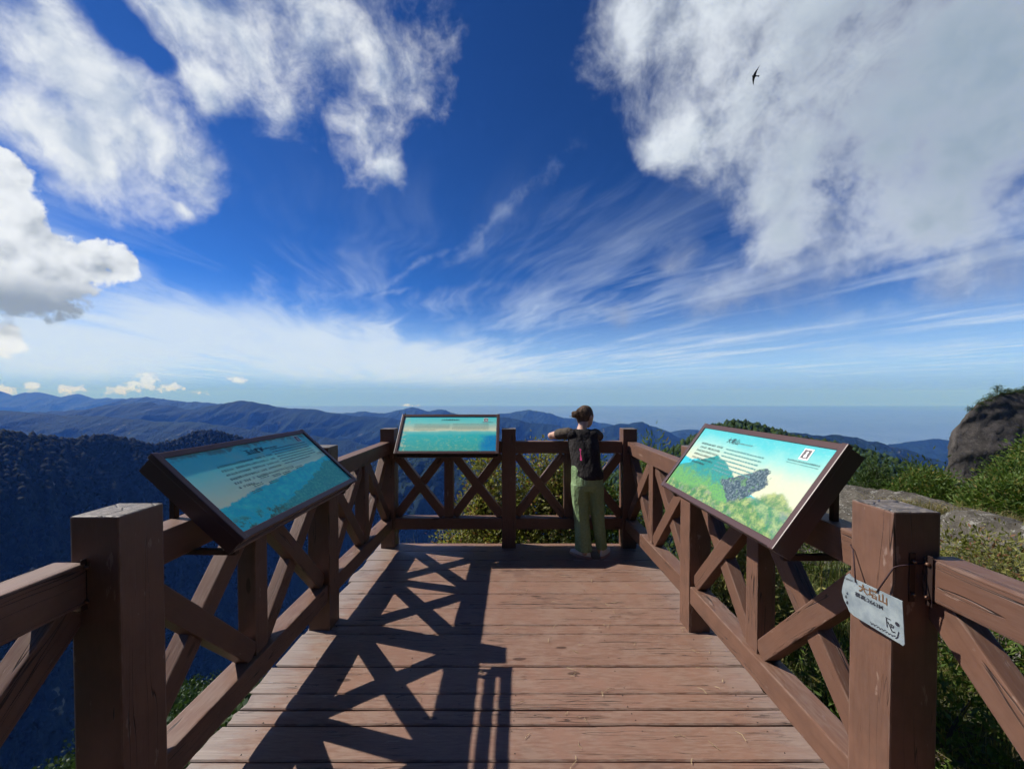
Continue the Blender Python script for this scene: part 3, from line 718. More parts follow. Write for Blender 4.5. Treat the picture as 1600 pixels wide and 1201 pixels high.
def make_panel(kind, M, label, title, title_uv, title_size):
    """M: panel frame -> world; local X along the text, Y up the slope, Z out of the face"""
    loc = M.translation.copy()
    root = empty('information_panel', loc); tag(root, label, 'information panel', 'information panels on the railings')
    T = 0.024; D2 = 0.088
    def part(name, p0, p1, w, h, side=(0, 1, 0), bev=0.004):
        A = M @ Vector(p0); B = M @ Vector(p1); s = (M.to_3x3() @ Vector(side))
        return beam(name, A, B, w, h, M_frame, root, s, bev)
    part('frame_bar', (-PL / 2, PWD / 2 - BR / 2, -T / 2), (PL / 2, PWD / 2 - BR / 2, -T / 2), BR, T)
    part('frame_bar', (-PL / 2, -PWD / 2 + BR / 2, -T / 2), (PL / 2, -PWD / 2 + BR / 2, -T / 2), BR, T)
    for s in (-1, 1):
        part('frame_bar', (s * (PL / 2 + 0.003 - BR / 2), -PWD / 2 - 0.003, -T / 2 + 0.002), (s * (PL / 2 + 0.003 - BR / 2), PWD / 2 + 0.003, -T / 2 + 0.002), BR, T, (1, 0, 0))
    # the carrying frame stands clear behind the tray, tied to it by end plates
    for s in (-1, 1):
        part('rear_bar', (-PL / 2 + 0.012, s * (PWD / 2 - 0.02), -D2 + 0.012), (PL / 2 - 0.012, s * (PWD / 2 - 0.02), -D2 + 0.012), 0.036, 0.024, (0, 1, 0), 0.002)
        part('end_plate', (s * (PL / 2 - 0.006), -PWD / 2 + 0.004, (-T - D2) / 2 + 0.004), (s * (PL / 2 - 0.006), PWD / 2 - 0.004, (-T - D2) / 2 + 0.004), 0.006, D2 - T + 0.006, (1, 0, 0), 0.001)
    V = [(-IL / 2, -IW / 2, 0), (IL / 2, -IW / 2, 0), (IL / 2, IW / 2, 0), (-IL / 2, IW / 2, 0), (-IL / 2, -IW / 2, -0.012), (IL / 2, -IW / 2, -0.012), (IL / 2, IW / 2, -0.012), (-IL / 2, IW / 2, -0.012)]
    F = [(0, 1, 2, 3), (7, 6, 5, 4), (0, 4, 5, 1), (1, 5, 6, 2), (2, 6, 7, 3), (3, 7, 4, 0)]
    pr = obj('printed_sheet', mesh_from('printed_sheet', V, F, [print_mat(kind + '_print', kind)]), root, M @ Matrix.Translation((0, 0, -0.006)))
    Z = 0.0012
    def on_print(name, me, u, v, dz=0.0, S=Matrix.Identity(4)):
        return obj(name, me, pr, M @ Matrix.Translation((-IL / 2 + u * IL, -IW / 2 + v * IW, -0.006 + Z + dz)) @ S)
    r = random.Random({'left': 1, 'mid': 2, 'right': 3}[kind])
    if title: on_print('title', text_mesh(title, title_size, M_ink, 0.0006), *title_uv)
    def block(u0, u1, v0, dv, nrow, cell, chinese=True, mat=M_ink, last=1.0, name='lettering'):
        rows = [(-IL / 2 + u0 * IL, -IL / 2 + (u0 + (u1 - u0) * (last if k == nrow - 1 else 1.0)) * IL, -IW / 2 + (v0 - k * dv) * IW) for k in range(nrow)]
        V, F = glyph_rows(rows, cell, r) if chinese else strip_rows(rows, cell, r)
        obj(name, mesh_from(name, V, F, [mat]), pr, M @ Matrix.Translation((0, 0, -0.006 + Z)))
    def stamp(u, v, s):
        q = lambda a, b, c, d: ([(a, b, 0), (c, b, 0), (c, d, 0), (a, d, 0)], [(0, 1, 2, 3)])
        on_print('emblem', mesh_from('emblem', *q(-s * .45, -s * .5, s * .45, s * .5), [M_white]), u, v)
        on_print('emblem_picture', mesh_from('emblem_picture', *q(-s * .34, -s * .38, s * .34, s * .38), [M_redprint]), u, v, 0.0006)
        V = [(-.05, -.30, 0), (.20, -.30, 0), (.16, -.1, 0), (.10, .02, 0), (.12, .2, 0), (.02, .28, 0), (-.08, .18, 0), (-.04, 0, 0), (-.14, -.12, 0)]
        on_print('emblem_figure', mesh_from('emblem_figure', [(a * s, b * s, 0) for a, b, _ in V], [tuple(range(9))], [M_white]), u, v, 0.0012)
    if kind == 'left':
        block(0.18, 0.56, 0.75, 0.062, 6, 0.0135, True, M_ink3, last=0.25); block(0.585, 0.93, 0.835, 0.043, 7, 0.006, False, M_ink2, last=0.75)
        for (u, v) in ((.26, .43), (.335, .50), (.42, .47), (.50, .455), (.56, .51), (.63, .48), (.22, .36), (.36, .40), (.93, .60)): block(u, u + .065, v, .022, 2, 0.005, False, M_ink2, name='caption')
        stamp(0.895, 0.925, 0.05); block(0.53, 0.66, 0.865, .03, 1, 0.008, False, M_ink2, name='subtitle')
    elif kind == 'mid':
        block(0.36, 0.60, 0.885, .05, 1, 0.020, name='title'); block(0.12, 0.50, 0.765, 0.040, 5, 0.0045, False, M_ink4, last=.6); block(0.53, 0.92, 0.775, 0.040, 5, 0.0045, False, M_ink4)
        stamp(0.885, 0.905, 0.05); block(0.85, 0.97, 0.825, .03, 1, 0.006, False, M_ink2, name='caption')
    else:
        block(0.075, 0.30, 0.745, 0.060, 6, 0.0135, last=0.75); block(0.345, 0.66, 0.745, 0.052, 7, 0.0085, False, M_ink2, last=0.55)
        stamp(0.875, 0.90, 0.055); block(0.80, 0.975, 0.80, .04, 1, 0.0085, True, M_ink, name='caption'); block(0.80, 0.975, 0.775, .04, 1, 0.004, False, M_ink2, name='caption')
        block(0.405, 0.53, 0.86, .03, 1, 0.008, False, M_ink2, name='subtitle')
    return root, part

def panel_matrix(bottom, top, right):
    """bottom/top: middle of the lower and upper long edges (3D), right: text direction"""
    b, t, x = Vector(bottom), Vector(top), Vector(right).normalized()
    y = (t - b); y = (y - x * y.dot(x)).normalized(); z = x.cross(y)
    M = Matrix((x, y, z)).transposed().to_4x4(); M.translation = b + y * (PWD / 2)
    return M
ML = panel_matrix((-1.021, 1.985, 1.043), (-1.378, 1.985, 1.371), (0.02, 1, 0))
MR = panel_matrix((0.968, 1.950, 1.02), (1.243, 1.950, 1.40), (0.02, -1, 0))
MM = panel_matrix((-0.648, 3.775, 1.02), (-0.648, 4.10, 1.40), (1, 0, 0))
def arms(root, M, axis_out, xs):
    """iron support: a level arm from the rail under the lower edge and an upright to the back of the tray"""
    ob = Vector(axis_out)
    for s in xs:
        c = M @ Vector((s, -PWD / 2 + 0.015, -0.088)); up = M @ Vector((s, 0.10, -0.090))
        far = Vector((up.x, up.y, c.z - 0.012))
        beam('support_arm', c + Vector((0, 0, -0.012)) - ob * 0.01, far + ob * 0.02, 0.022, 0.022, M_iron, root, (0, 0, 1), 0.002)
        beam('support_upright', far + Vector((0, 0, 0.012)), up + Vector((0, 0, 0.0)), 0.022, 0.022, M_iron, root, ob, 0.002)
pL, partL = make_panel('left', ML, 'teal panel in shade on the railing above the dark valley, showing blue mountain ranges', '玉山群峰', (0.405, 0.84), 0.036)
arms(pL, ML, (-1, 0, 0), (-0.47, 0.47))
pR, partR = make_panel('right', MR, 'brightly lit panel beside the rocks, showing a green mountain and dark crag', '大塔山', (0.305, 0.85), 0.036)
arms(pR, MR, (1, 0, 0), (-0.47, 0.47))
pM, partM = make_panel('mid', MM, 'small-looking teal panel on the far railing, showing a cream band over green land', None, None, 0)
arms(pM, MM, (0, 1, 0), (-0.47, 0.47))

# ------------------------------------------------------------------ hanging plaque
def plaque_mat():
    m, g, b = new_mat('weathered_tin'); P = g.new('ShaderNodeTexCoord').outputs['Object']
    n1 = g.noise(P, 22, 5, 0.6); n2 = g.noise(P, 90, 4, 0.65)
    c = g.mix(g.ss(n1, 0.35, 0.65), (0.20, 0.245, 0.27), (0.31, 0.36, 0.37)); c = g.mix(g.mul(g.ss(n2, 0.55, 0.7), 0.3), c, (0.13, 0.145, 0.15))
    g.put(b.inputs['Base Color'], c); b.inputs['Roughness'].default_value = 0.6
    return m
def make_plaque():
    root = empty('hanging_plaque', (1.13, 1.21, 0.93)); tag(root, 'ragged grey tin plaque hanging on cords from the near post', 'plaque')
    # local: X along the text (towards the camera), Y up, Z out (towards the deck)
    x = Vector((0.10, -1, 0)).normalized(); y = Vector((-0.05, 0.03, 1)).normalized(); z = x.cross(y).normalized()
    y = z.cross(x)
    M = Matrix((x, y, z)).transposed().to_4x4(); M.translation = (1.132, 1.205, 0.935)
    out = [(-.088, .020), (-.080, .052), (-.066, .070), (-.056, .062), (-.046, .060), (.094, .062), (.098, -.062), (.094, -.070), (-.052, -.066), (-.068, -.060), (-.074, -.048), (-.086, -.030), (-.093, -.006)]
    th = 0.003; n = len(out)
    V = [(a, b, 0) for a, b in out] + [(a, b, -th) for a, b in out]
    F = [tuple(range(n)), tuple(range(2 * n - 1, n - 1, -1))] + [(i, i + n, (i + 1) % n + n, (i + 1) % n) for i in range(n)]
    me = mesh_from('board', V, F, [plaque_mat()]); bm = bmesh.new(); bm.from_mesh(me); bmesh.ops.recalc_face_normals(bm, faces=bm.faces); bm.to_mesh(me); bm.free()
    board = obj('board', me, root, M)
    M_brown = plain('brown_lettering', (0.16, 0.085, 0.04), 0.6); M_dk = plain('dark_lettering', (0.02, 0.02, 0.03), 0.6)
    def t(s, size, xx, yy, mat, rot=0, bold=0.0008): obj('lettering', text_mesh(s, size, mat, bold), board, M @ Matrix.Translation((xx, yy, 0.0012)) @ Matrix.Rotation(rot, 4, 'Z'))
    t('大塔山', 0.030, -0.034, 0.030, M_brown); t('標高:2663M', 0.0175, -0.046, 0.006, M_dk, 0, 0.0002)
    t('Taiwan', 0.011, -0.083, 0.044, M_dk, R(8), 0.0)
    # the small vertical writing along the torn edge, the scrawl below, and a line doodle
    r = random.Random(2); V, F = [], []
    for (a, b2, s) in ((-.062, .030, .011), (-.066, .014, .011), (-.072, .000, .010), (-.077, -.014, .011), (-.074, -.032, .012)):
        v, f = glyph_rows([(a - s / 2, a + s * 0.2, b2 - s / 2)], s, r); o = len(V); V += v; F += [tuple(i + o for i in q) for q in f]
    obj('lettering', mesh_from('lettering', V, F, [M_dk]), board, M @ Matrix.Translation((0, 0, 0.0012)))
    def strokes(lines, w):
        V, F = [], []
        for (x0, y0, x1, y1) in lines:
            d = Vector((x1 - x0, y1 - y0)); L = d.length; d /= L; nn = Vector((-d.y, d.x)) * w / 2; o = len(V)
            V.extend([(x0 - nn.x, y0 - nn.y, 0), (x1 - nn.x, y1 - nn.y, 0), (x1 + nn.x, y1 + nn.y, 0), (x0 + nn.x, y0 + nn.y, 0)]); F.append((o, o + 1, o + 2, o + 3))
        return V, F
    sc = [(.002 + i * .0085, -.052 - .0005 * i, .006 + i * .0085, -.060 + (i % 3) * .004) for i in range(9)] + [(.004 + i * .0085, -.060, .010 + i * .0085, -.054) for i in range(8)]
    obj('scrawl', mesh_from('scrawl', *strokes(sc, 0.0018), [M_dk]), board, M @ Matrix.Translation((0, 0, 0.0012)))
    dd = [(.048, -.012, .062, -.012), (.050, -.014, .052, -.040), (.054, -.022, .066, -.046), (.066, -.046, .074, -.042), (.084, -.034, .080, -.054), (.080, -.054, .074, -.060), (.062, -.024, .070, -.026), (.070, -.026, .067, -.034), (.064, -.034, .062, -.024)]
    obj('doodle', mesh_from('doodle', *strokes(dd, 0.0028), [M_dk]), board, M @ Matrix.Translation((0, 0, 0.0012)))
    V = [(0.080 + 0.006 * math.cos(a), -0.014 + 0.006 * math.sin(a), 0) for a in np.linspace(0, 2 * math.pi, 12, endpoint=False)]
    obj('doodle', mesh_from('doodle', V, [tuple(range(12))], [M_dk]), board, M @ Matrix.Translation((0, 0, 0.0012)))
    M_cord = plain('dark_cord', (0.035, 0.015, 0.018), 0.8)
    a1 = M @ Vector((-0.040, 0.052, 0.001)); a2 = M @ Vector((0.026, 0.054, 0.001))
    c1 = Vector((1.153, 1.29, 1.075)); c2 = Vector((1.153, 1.152, 1.078)); e = 0.004
    loop = [a1 + Vector((-0.003, 0, 0)), c1, Vector((1.16, 1.309, 1.085)), Vector((1.24, 1.311, 1.09)), Vector((1.309, 1.309, 1.09)), Vector((1.309, 1.23, 1.09)), Vector((1.309, 1.155, 1.09)), Vector((1.24, 1.153, 1.09)), Vector((1.17, 1.153, 1.082)), c2, a2 + Vector((-0.003, 0, 0))]
    V, F = tube(loop, 0.0022, 6); obj('cord', mesh_from('cord', V, F, [M_cord], True), root, Matrix.Identity(4))
make_plaque()

# ------------------------------------------------------------------ the summit the deck stands on
def summit_h(x, y):
    h = -0.55 + 0.10 * fbm2(x * 0.9, y * 0.9, 4)
    h = h + np.where(x > 1.6, np.minimum(x - 1.6, 4.5) * 0.10, 0)
    l = np.maximum(0, -1.55 - x) * np.clip((y + 14) / 10, 0.12, 1); ld = np.minimum(l, 14) * 1.22 + np.maximum(0, l - 14) * 0.76 + np.maximum(0, l - 75) * 1.1
    bk = np.maximum(0, y - 4.35); side = np.clip((x - 3.0) / 5.0, 0, 1)
    bd = (np.minimum(bk, 16) * 1.15 + np.maximum(0, bk - 16) * 0.75 + np.maximum(0, bk - 75) * 0.9) * (1 - side)
    h = h - np.maximum(ld, bd) - np.maximum(0, y - 10.5) * side * 0.62
    h = h - np.maximum(0, x - 6.0) * 0.10 - np.clip(y - 5.0, 0, 6) * side * 0.17
    far = np.clip((np.hypot(x, y) - 6) / 30, 0, 1)
    return h + fbm2(x * 0.06 + 3, y * 0.06, 5) * 5.5 * far
def axis_pts(lo, hi, n, c=0.0, p=2.4):
    t = np.linspace(-1, 1, n); s = np.sign(t) * np.abs(t) ** p
    return np.where(s < 0, c + s * (c - lo), c + s * (hi - c))
gx = axis_pts(-170, 90, 190, 1.0); gy = axis_pts(-80, 190, 190, 4.0)
GX, GY = np.meshgrid(gx, gy); GZ = summit_h(GX, GY)
SUM = np.stack([GX, GY, GZ], -1); idx = np.arange(GX.size).reshape(GX.shape)
Fq = np.stack([idx[:-1, :-1], idx[:-1, 1:], idx[1:, 1:], idx[1:, :-1]], -1).reshape(-1, 4)
def earth_mat():
    m, g, b = new_mat('summit_earth'); P = g.new('ShaderNodeNewGeometry').outputs['Position']
    nz = g.sep(g.new('ShaderNodeNewGeometry').outputs['Normal'])[2]
    n1 = g.noise(P, 0.7, 6, 0.6); n2 = g.noise(P, 9, 5, 0.65)
    c = g.mix(g.ss(n2, 0.35, 0.65), (0.030, 0.040, 0.014), (0.075, 0.085, 0.032)); c = g.mix(g.ss(n1, 0.55, 0.7), c, (0.10, 0.085, 0.055))
    c = g.mix(g.ss(nz, 0.60, 0.42), c, g.mix(n2, (0.05, 0.048, 0.042), (0.14, 0.13, 0.11)))
    g.put(b.inputs['Base Color'], c); b.inputs['Roughness'].default_value = 0.95; bump(g, b, n2, 0.8, 0.05)
    return m
tag(obj('terrain', mesh_from('terrain', SUM.reshape(-1, 3), Fq, [earth_mat()], True)), kind='structure')

# ------------------------------------------------------------------ rocks
def rock_mat(name, c0, c1, lich, amt, sc=1.0):
    m, g, b = new_mat(name); P = g.new('ShaderNodeNewGeometry').outputs['Position']
    n1 = g.noise(P, 1.6 * sc, 6, 0.62); n2 = g.noise(P, 12 * sc, 6, 0.68); v = g.voro(P, 26 * sc); n3 = g.noise(P, 5 * sc, 5, 0.6)
    c = g.mix(g.ss(n1, 0.32, 0.68), c0, c1); c = g.mix(g.mul(g.ss(n2, 0.45, 0.7), 0.7), c, tuple(q * 0.45 for q in c0))
    spots = g.mul(g.ss(g.sub(n3, g.mul(v, 0.25)), 0.42, 0.52), amt)
    c = g.mix(g.mul(spots, g.ss(n2, 0.38, 0.52)), c, lich)
    g.put(b.inputs['Base Color'], c); b.inputs['Roughness'].default_value = 0.92; b.inputs['Specular IOR Level'].default_value = 0.2
    bump(g, b, g.add(n2, g.mul(n1, 0.8)), 0.9, 0.05 / sc)
    return m
M_rock = rock_mat('lichen_rock', (0.062, 0.055, 0.044), (0.120, 0.106, 0.086), (0.34, 0.33, 0.29), 0.6, 1.6)
M_cliff = rock_mat('cliff_rock', (0.040, 0.036, 0.033), (0.085, 0.074, 0.066), (0.15, 0.14, 0.125), 0.4, 0.6)

def rock(name, label, c, size, rotz, tilt, seed, mat=M_rock, n=26, group=None, power=4.5, amp=0.10):
    t = np.linspace(-1, 1, n); V = []; F = []
    faces = []
    for ax in range(3):
        for s in (-1, 1):
            A, B = np.meshgrid(t, t); C = np.full_like(A, s)
            Q = [None] * 3; Q[ax] = C; Q[(ax + 1) % 3] = A * s; Q[(ax + 2) % 3] = B; o = len(faces) * n * n
            faces.append(np.stack(Q, -1).reshape(-1, 3)); i = np.arange(n * n).reshape(n, n) + o
            F.append(np.stack([i[:-1, :-1], i[:-1, 1:], i[1:, 1:], i[1:, :-1]], -1).reshape(-1, 4))
    P = np.concatenate(faces); F = np.concatenate(F)
    nrm = (np.abs(P) ** power).sum(1) ** (1 / power); P = P / nrm[:, None]
    D = P / np.linalg.norm(P, axis=1)[:, None]
    q = P * np.array(size)
    d = fbm2(q[:, 0] * 1.3 + seed * 5 + q[:, 2] * 0.9, q[:, 1] * 1.3 - q[:, 2] * 1.1 + seed, 6, 0.55)
    cr = fbm2(q[:, 0] * 0.5 + q[:, 2] * 2.2 + seed, q[:, 1] * 2.0 + seed * 2, 3, 0.5, True)
    hf = fbm2(q[:, 0] * 5.1 + q[:, 2] * 3.7 + seed, q[:, 1] * 5.3 - q[:, 2] * 4.1, 5, 0.6, True)
    P = q + D * (hf * amp * 0.55 + d * amp * 2.2 + np.minimum(0, cr - 0.1) * amp * 1.8)[:, None] * min(size)
    me = mesh_from(name, P, F, [mat], True)
    bm = bmesh.new(); bm.from_mesh(me); bmesh.ops.remove_doubles(bm, verts=bm.verts, dist=0.0005 * max(size)); bm.to_mesh(me); bm.free()
    me.polygons.foreach_set('use_smooth', np.full(len(me.polygons), True))
    M = Matrix.Translation(c) @ Matrix.Rotation(rotz, 4, 'Z') @ Matrix.Rotation(tilt, 4, 'Y')
    o = obj(name, me, None, M); return tag(o, label, 'rock', group)
rock('rock_slab', 'pale lichen-spotted rock nearest the railing, at the edge of the picture', (5.85, 2.75, -1.10), (1.0, 1.25, 0.95), R(4), R(-30), 1, n=64, amp=0.13)
rock('rock_slab', 'lichen-covered rock block just behind the near post, beside the crack', (6.55, 4.95, -1.32), (1.1, 1.05, 0.95), R(10), R(-28), 2, n=64, amp=0.13)
rock('rock_slab', 'low grey rock shelf showing under the corner of the bright panel', (7.6, 7.6, -1.66), (1.3, 1.7, 0.95), R(14), R(-22), 3, n=64, amp=0.12)
rock('rock', 'small pale rock among the grass below the right railing', (3.5, 1.75, -0.72), (0.50, 0.60, 0.42), R(30), R(-20), 4, amp=0.14)
rock('rock', 'grey boulder half covered by plants behind the right railing', (3.9, 2.95, -0.66), (0.60, 0.75, 0.55), R(-15), R(-15), 5, amp=0.14)

def cliff():
    d = 45.0
    prof = [(44, -40), (47.5, -20), (49.6, -10.5), (50.4, -8.4), (51.3, -3.8), (52.1, -2.3), (53.0, -1.0), (53.6, 0.0), (54.7, 0.7), (55.4, 1.0), (57.2, 1.75), (59.9, 2.1), (66, 3.2), (80, 4.5), (110, 0)]
    # parametrise along the profile so the steep left face gets enough points
    px = np.array([p[0] for p in prof], float); pz = np.array([p[1] for p in prof], float)
    s = np.concatenate([[0], np.cumsum(np.hypot(np.diff(px), np.diff(pz)))]); ss = np.linspace(0, s[-1], 240)
    X = np.interp(ss, s, px); Z = np.interp(ss, s, pz)
    for _ in range(3): X[1:-1] = (X[:-2] + 2 * X[1:-1] + X[2:]) / 4; Z[1:-1] = (Z[:-2] + 2 * Z[1:-1] + Z[2:]) / 4
    ty = np.concatenate([np.linspace(0, 1, 70), np.linspace(1, 5, 40)[1:]])
    XX, TT = np.meshgrid(X, ty); ZZ = np.repeat(Z[None], len(ty), 0)
    f = np.clip(TT, 0, 1)
    YY = 38 + 7.5 * TT + np.maximum(0, TT - 1) * 3
    drop = (1 - f) ** 1.2 * 20
    ZZ = ZZ - drop; XX = XX + (1 - f) ** 2 * 2.0 + np.maximum(0, YY - d) * 1.3
    nx = fbm2(ZZ * 0.35 + XX * 0.2, YY * 0.35 + 9, 6, 0.55, True); n2 = fbm2(XX * 0.22 + 4, YY * 0.25 + ZZ * 0.3, 6, 0.58)
    XX = XX + nx * 0.45 - 0.1; YY = YY - n2 * 1.3; ZZ = ZZ + n2 * 0.3
    i = np.arange(XX.size).reshape(XX.shape); F = np.stack([i[:-1, :-1], i[:-1, 1:], i[1:, 1:], i[1:, :-1]], -1).reshape(-1, 4)
    tag(obj('cliff', mesh_from('cliff', np.stack([XX, YY, ZZ], -1).reshape(-1, 3), F, [M_cliff], True)), kind='structure')
cliff()

# ------------------------------------------------------------------ plants
def leaf_mat(name, c0, c1, c2=None, trans=0.45):
    m = bpy.data.materials.new(name); m.use_nodes = True; m.node_tree.nodes.clear(); g = NB(m.node_tree)
    out = g.new('ShaderNodeOutputMaterial'); geo = g.new('ShaderNodeNewGeometry'); ri = geo.outputs['Random Per Island']
    n = g.noise(geo.outputs['Position'], 2.3, 3, 0.6)
    c = g.mix(g.ss(g.add(g.mul(n, 0.7), g.mul(ri, 0.4)), 0.3, 0.8), c0, c1)
    if c2: c = g.mix(g.ss(ri, 0.86, 0.9), c, c2)
    d = g.new('ShaderNodeBsdfPrincipled'); g.put(d.inputs['Base Color'], c); d.inputs['Roughness'].default_value = 0.5; d.inputs['Specular IOR Level'].default_value = 0.3
    t = g.new('ShaderNodeBsdfTranslucent'); g.put(t.inputs[0], g.mix(1.0, c, (1.0, 1.1, 0.5), 'MULTIPLY'))
    mx = g.new('ShaderNodeMixShader'); mx.inputs[0].default_value = trans
    g.l.new(d.outputs[0], mx.inputs[1]); g.l.new(t.outputs[0], mx.inputs[2]); g.l.new(mx.outputs[0], out.inputs[0])
    return m
M_leaf_olive = leaf_mat('olive_leaves', (0.13, 0.14, 0.035), (0.32, 0.30, 0.10), (0.26, 0.13, 0.07))
M_leaf_green = leaf_mat('green_needles', (0.045, 0.090, 0.016), (0.150, 0.210, 0.045), (0.20, 0.17, 0.045))
M_leaf_dark = leaf_mat('dark_leaves', (0.025, 0.050, 0.012), (0.075, 0.110, 0.028))
M_twig = plain('twig_bark', (0.075, 0.058, 0.046), 0.9)
M_grass = leaf_mat('grass_blades', (0.075, 0.110, 0.024), (0.190, 0.210, 0.065), (0.36, 0.29, 0.12))
M_dry = leaf_mat('dry_grass', (0.16, 0.13, 0.05), (0.30, 0.24, 0.11), (0.09, 0.11, 0.03))

def leaves_mesh(name, P, Dr, size, aspect, mat, rs):
    """one folded diamond leaf per point: P (N,3) bases, Dr (N,3) pointing directions"""
    N = len(P); Dr = Dr / np.linalg.norm(Dr, axis=1)[:, None]
    rnd = rs.normal(size=(N, 3)); S = np.cross(Dr, rnd); S /= np.linalg.norm(S, axis=1)[:, None]
    L = (size * rs.uniform(0.6, 1.3, N))[:, None]; Wd = L * aspect; Nn = np.cross(S, Dr)
    V = np.stack([P, P + Dr * L * 0.5 + S * Wd * 0.5 + Nn * L * 0.06, P + Dr * L, P + Dr * L * 0.5 - S * Wd * 0.5 + Nn * L * 0.06], 1).reshape(-1, 3)
    return mesh_from(name, V, np.arange(N * 4).reshape(N, 4), [mat], False)

def shrub(name, label, base, height, radius, tips, per_tip, leaf, aspect, mat, seed, cat='shrub', group=None, stems=5, flat=0.75, lo=0.25, spread=0.09, needle=False, part='foliage'):
    rs = np.random.RandomState(seed); root = empty(name, base); tag(root, label, cat, group); B = np.array(base)
    # twig tips spread through an uneven dome
    T = []
    while len(T) < tips:
        v = rs.normal(size=3); v /= np.linalg.norm(v); r = rs.uniform(0.35, 1.0) ** 0.5
        p = np.array([v[0] * radius[0], v[1] * radius[1], 0]) * r
        zz = lo + (1 - lo) * (0.5 + 0.5 * v[2] * r)
        k = 0.75 + 0.5 * (pn2(np.array([v[0] * 1.7 + seed]), np.array([v[1] * 1.7 + v[2]]))[0] + 0.3)
        p = p * k * (1.0 - 0.45 * max(0, zz - 0.6) / 0.4); p[2] = height * zz * (0.86 + 0.3 * rs.rand()); T.append(B + p)
    T = np.array(T); parts = []
    fork = []
    for k in range(stems):
        a = rs.uniform(0, 2 * math.pi); e = B + np.array([math.cos(a) * radius[0] * 0.35, math.sin(a) * radius[1] * 0.35, height * rs.uniform(0.4, 0.62)])
        m1 = (B + e) / 2 + rs.normal(size=3) * 0.05 * height; fork += [m1, e, (m1 + e) / 2]
        parts.append(tube([B + rs.normal(size=3) * 0.02, m1, e], [0.016 * height + 0.006, 0.012 * height + 0.004, 0.006 * height + 0.002], 5))
    fork = np.array(fork)
    for t in T:
        f = fork[np.argmin(((fork - t) ** 2).sum(1) + rs.rand(len(fork)) * 0.08 * height * height)]
        m1 = (f + t) / 2 + rs.normal(size=3) * 0.05 * np.linalg.norm(t - f)
        parts.append(tube([f, m1, t], [0.0035 * height + 0.0015, 0.0025 * height + 0.001, 0.001], 3, False))
    V, F = join_parts(parts)
    obj('branches', mesh_from('branches', V, F, [M_twig]), root, Matrix.Identity(4))
    idx = rs.randint(0, tips, tips * per_tip); Pp = T[idx] + rs.normal(size=(len(idx), 3)) * spread * np.array([1, 1, flat])
    D = (Pp - T[idx]) / spread * 0.7 + rs.normal(size=Pp.shape) * 0.5 + np.array([0, 0, 0.55])
    if needle: D = D + (T[idx] - B) / height * 1.2
    obj(part, leaves_mesh(part, Pp, D, leaf, aspect, mat, rs), root, Matrix.Identity(4))
    return root

GB = 'shrubs below the far railing'
shrub('shrub', 'olive-leaved bush seen through the far railing right of its middle post', (0.45, 5.15, -1.35), 2.20, (0.62, 0.50), 260, 30, 0.055, 0.50, M_leaf_olive, 21, group=GB, stems=6)
shrub('shrub', 'olive bush behind the far railing just below the small-looking panel', (-0.35, 5.25, -1.45), 2.15, (0.42, 0.45), 230, 30, 0.055, 0.50, M_leaf_olive, 22, group=GB, stems=5)
shrub('shrub', 'low leafy bush under the bottom rail at the foot of the small-looking panel', (-0.42, 4.85, -1.15), 1.12, (0.62, 0.35), 200, 28, 0.05, 0.5, M_leaf_olive, 23, group=GB, stems=5)
shrub('shrub', 'green bush behind the woman at the far railing', (1.05, 5.0, -1.05), 1.75, (0.50, 0.42), 150, 28, 0.06, 0.36, M_leaf_green, 24, group=GB, stems=5)
shrub('shrub', 'yellow-green sapling rising beyond the corner post beside the woman', (1.72, 4.75, -0.7), 1.80, (0.26, 0.26), 60, 34, 0.075, 0.22, M_leaf_green, 25, group=GB, stems=3)
GR = 'bushes at the foot of the cliff'
shrub('shrub', 'large bright green bush covering the right edge below the cliff', (14.0, 9.6, -1.8), 2.30, (1.5, 1.1), 460, 44, 0.10, 0.38, M_leaf_green, 31, group=GR, spread=0.16)
shrub('shrub', 'green bush leaning over the pale rock block behind the near post', (11.9, 8.8, -1.6), 1.50, (0.85, 0.8), 280, 44, 0.09, 0.38, M_leaf_green, 32, group=GR, spread=0.14)
shrub('shrub', 'low green bush spilling over the rock crest right of the near post', (9.9, 7.6, -1.3), 1.05, (0.75, 0.7), 220, 44, 0.09, 0.38, M_leaf_green, 33, group=GR, spread=0.14)
shrub('shrub', 'mid-green bush beside the left foot of the cliff above the dry grass', (10.2, 9.3, -1.75), 1.35, (0.75, 0.7), 220, 44, 0.09, 0.38, M_leaf_green, 38, group=GR, spread=0.14)
shrub('shrub', 'dark rounded bush low at the left foot of the cliff', (15.6, 14.5, -4.0), 2.6, (1.4, 1.2), 220, 36, 0.17, 0.25, M_leaf_dark, 34, group=GR, spread=0.2)
shrub('conifer', 'small dark conifer standing left of the cliff above the dry grass', (14.6, 15.5, -4.5), 3.1, (0.85, 0.85), 220, 36, 0.17, 0.20, M_leaf_dark, 35, cat='tree', group=GR, spread=0.17, lo=0.1, part='crown')
shrub('shrub', 'dark bush beside the small conifer left of the cliff', (12.8, 15.0, -4.2), 2.2, (1.3, 1.0), 200, 34, 0.16, 0.25, M_leaf_dark, 36, group=GR, spread=0.2)
shrub('shrub', 'grass-green bush behind the hanging plaque post, close to the rail', (2.15, 2.05, -0.62), 0.75, (0.42, 0.55), 90, 30, 0.045, 0.35, M_leaf_green, 37, group=GR)
GN = 'low shrubs between the railing and the rocks'
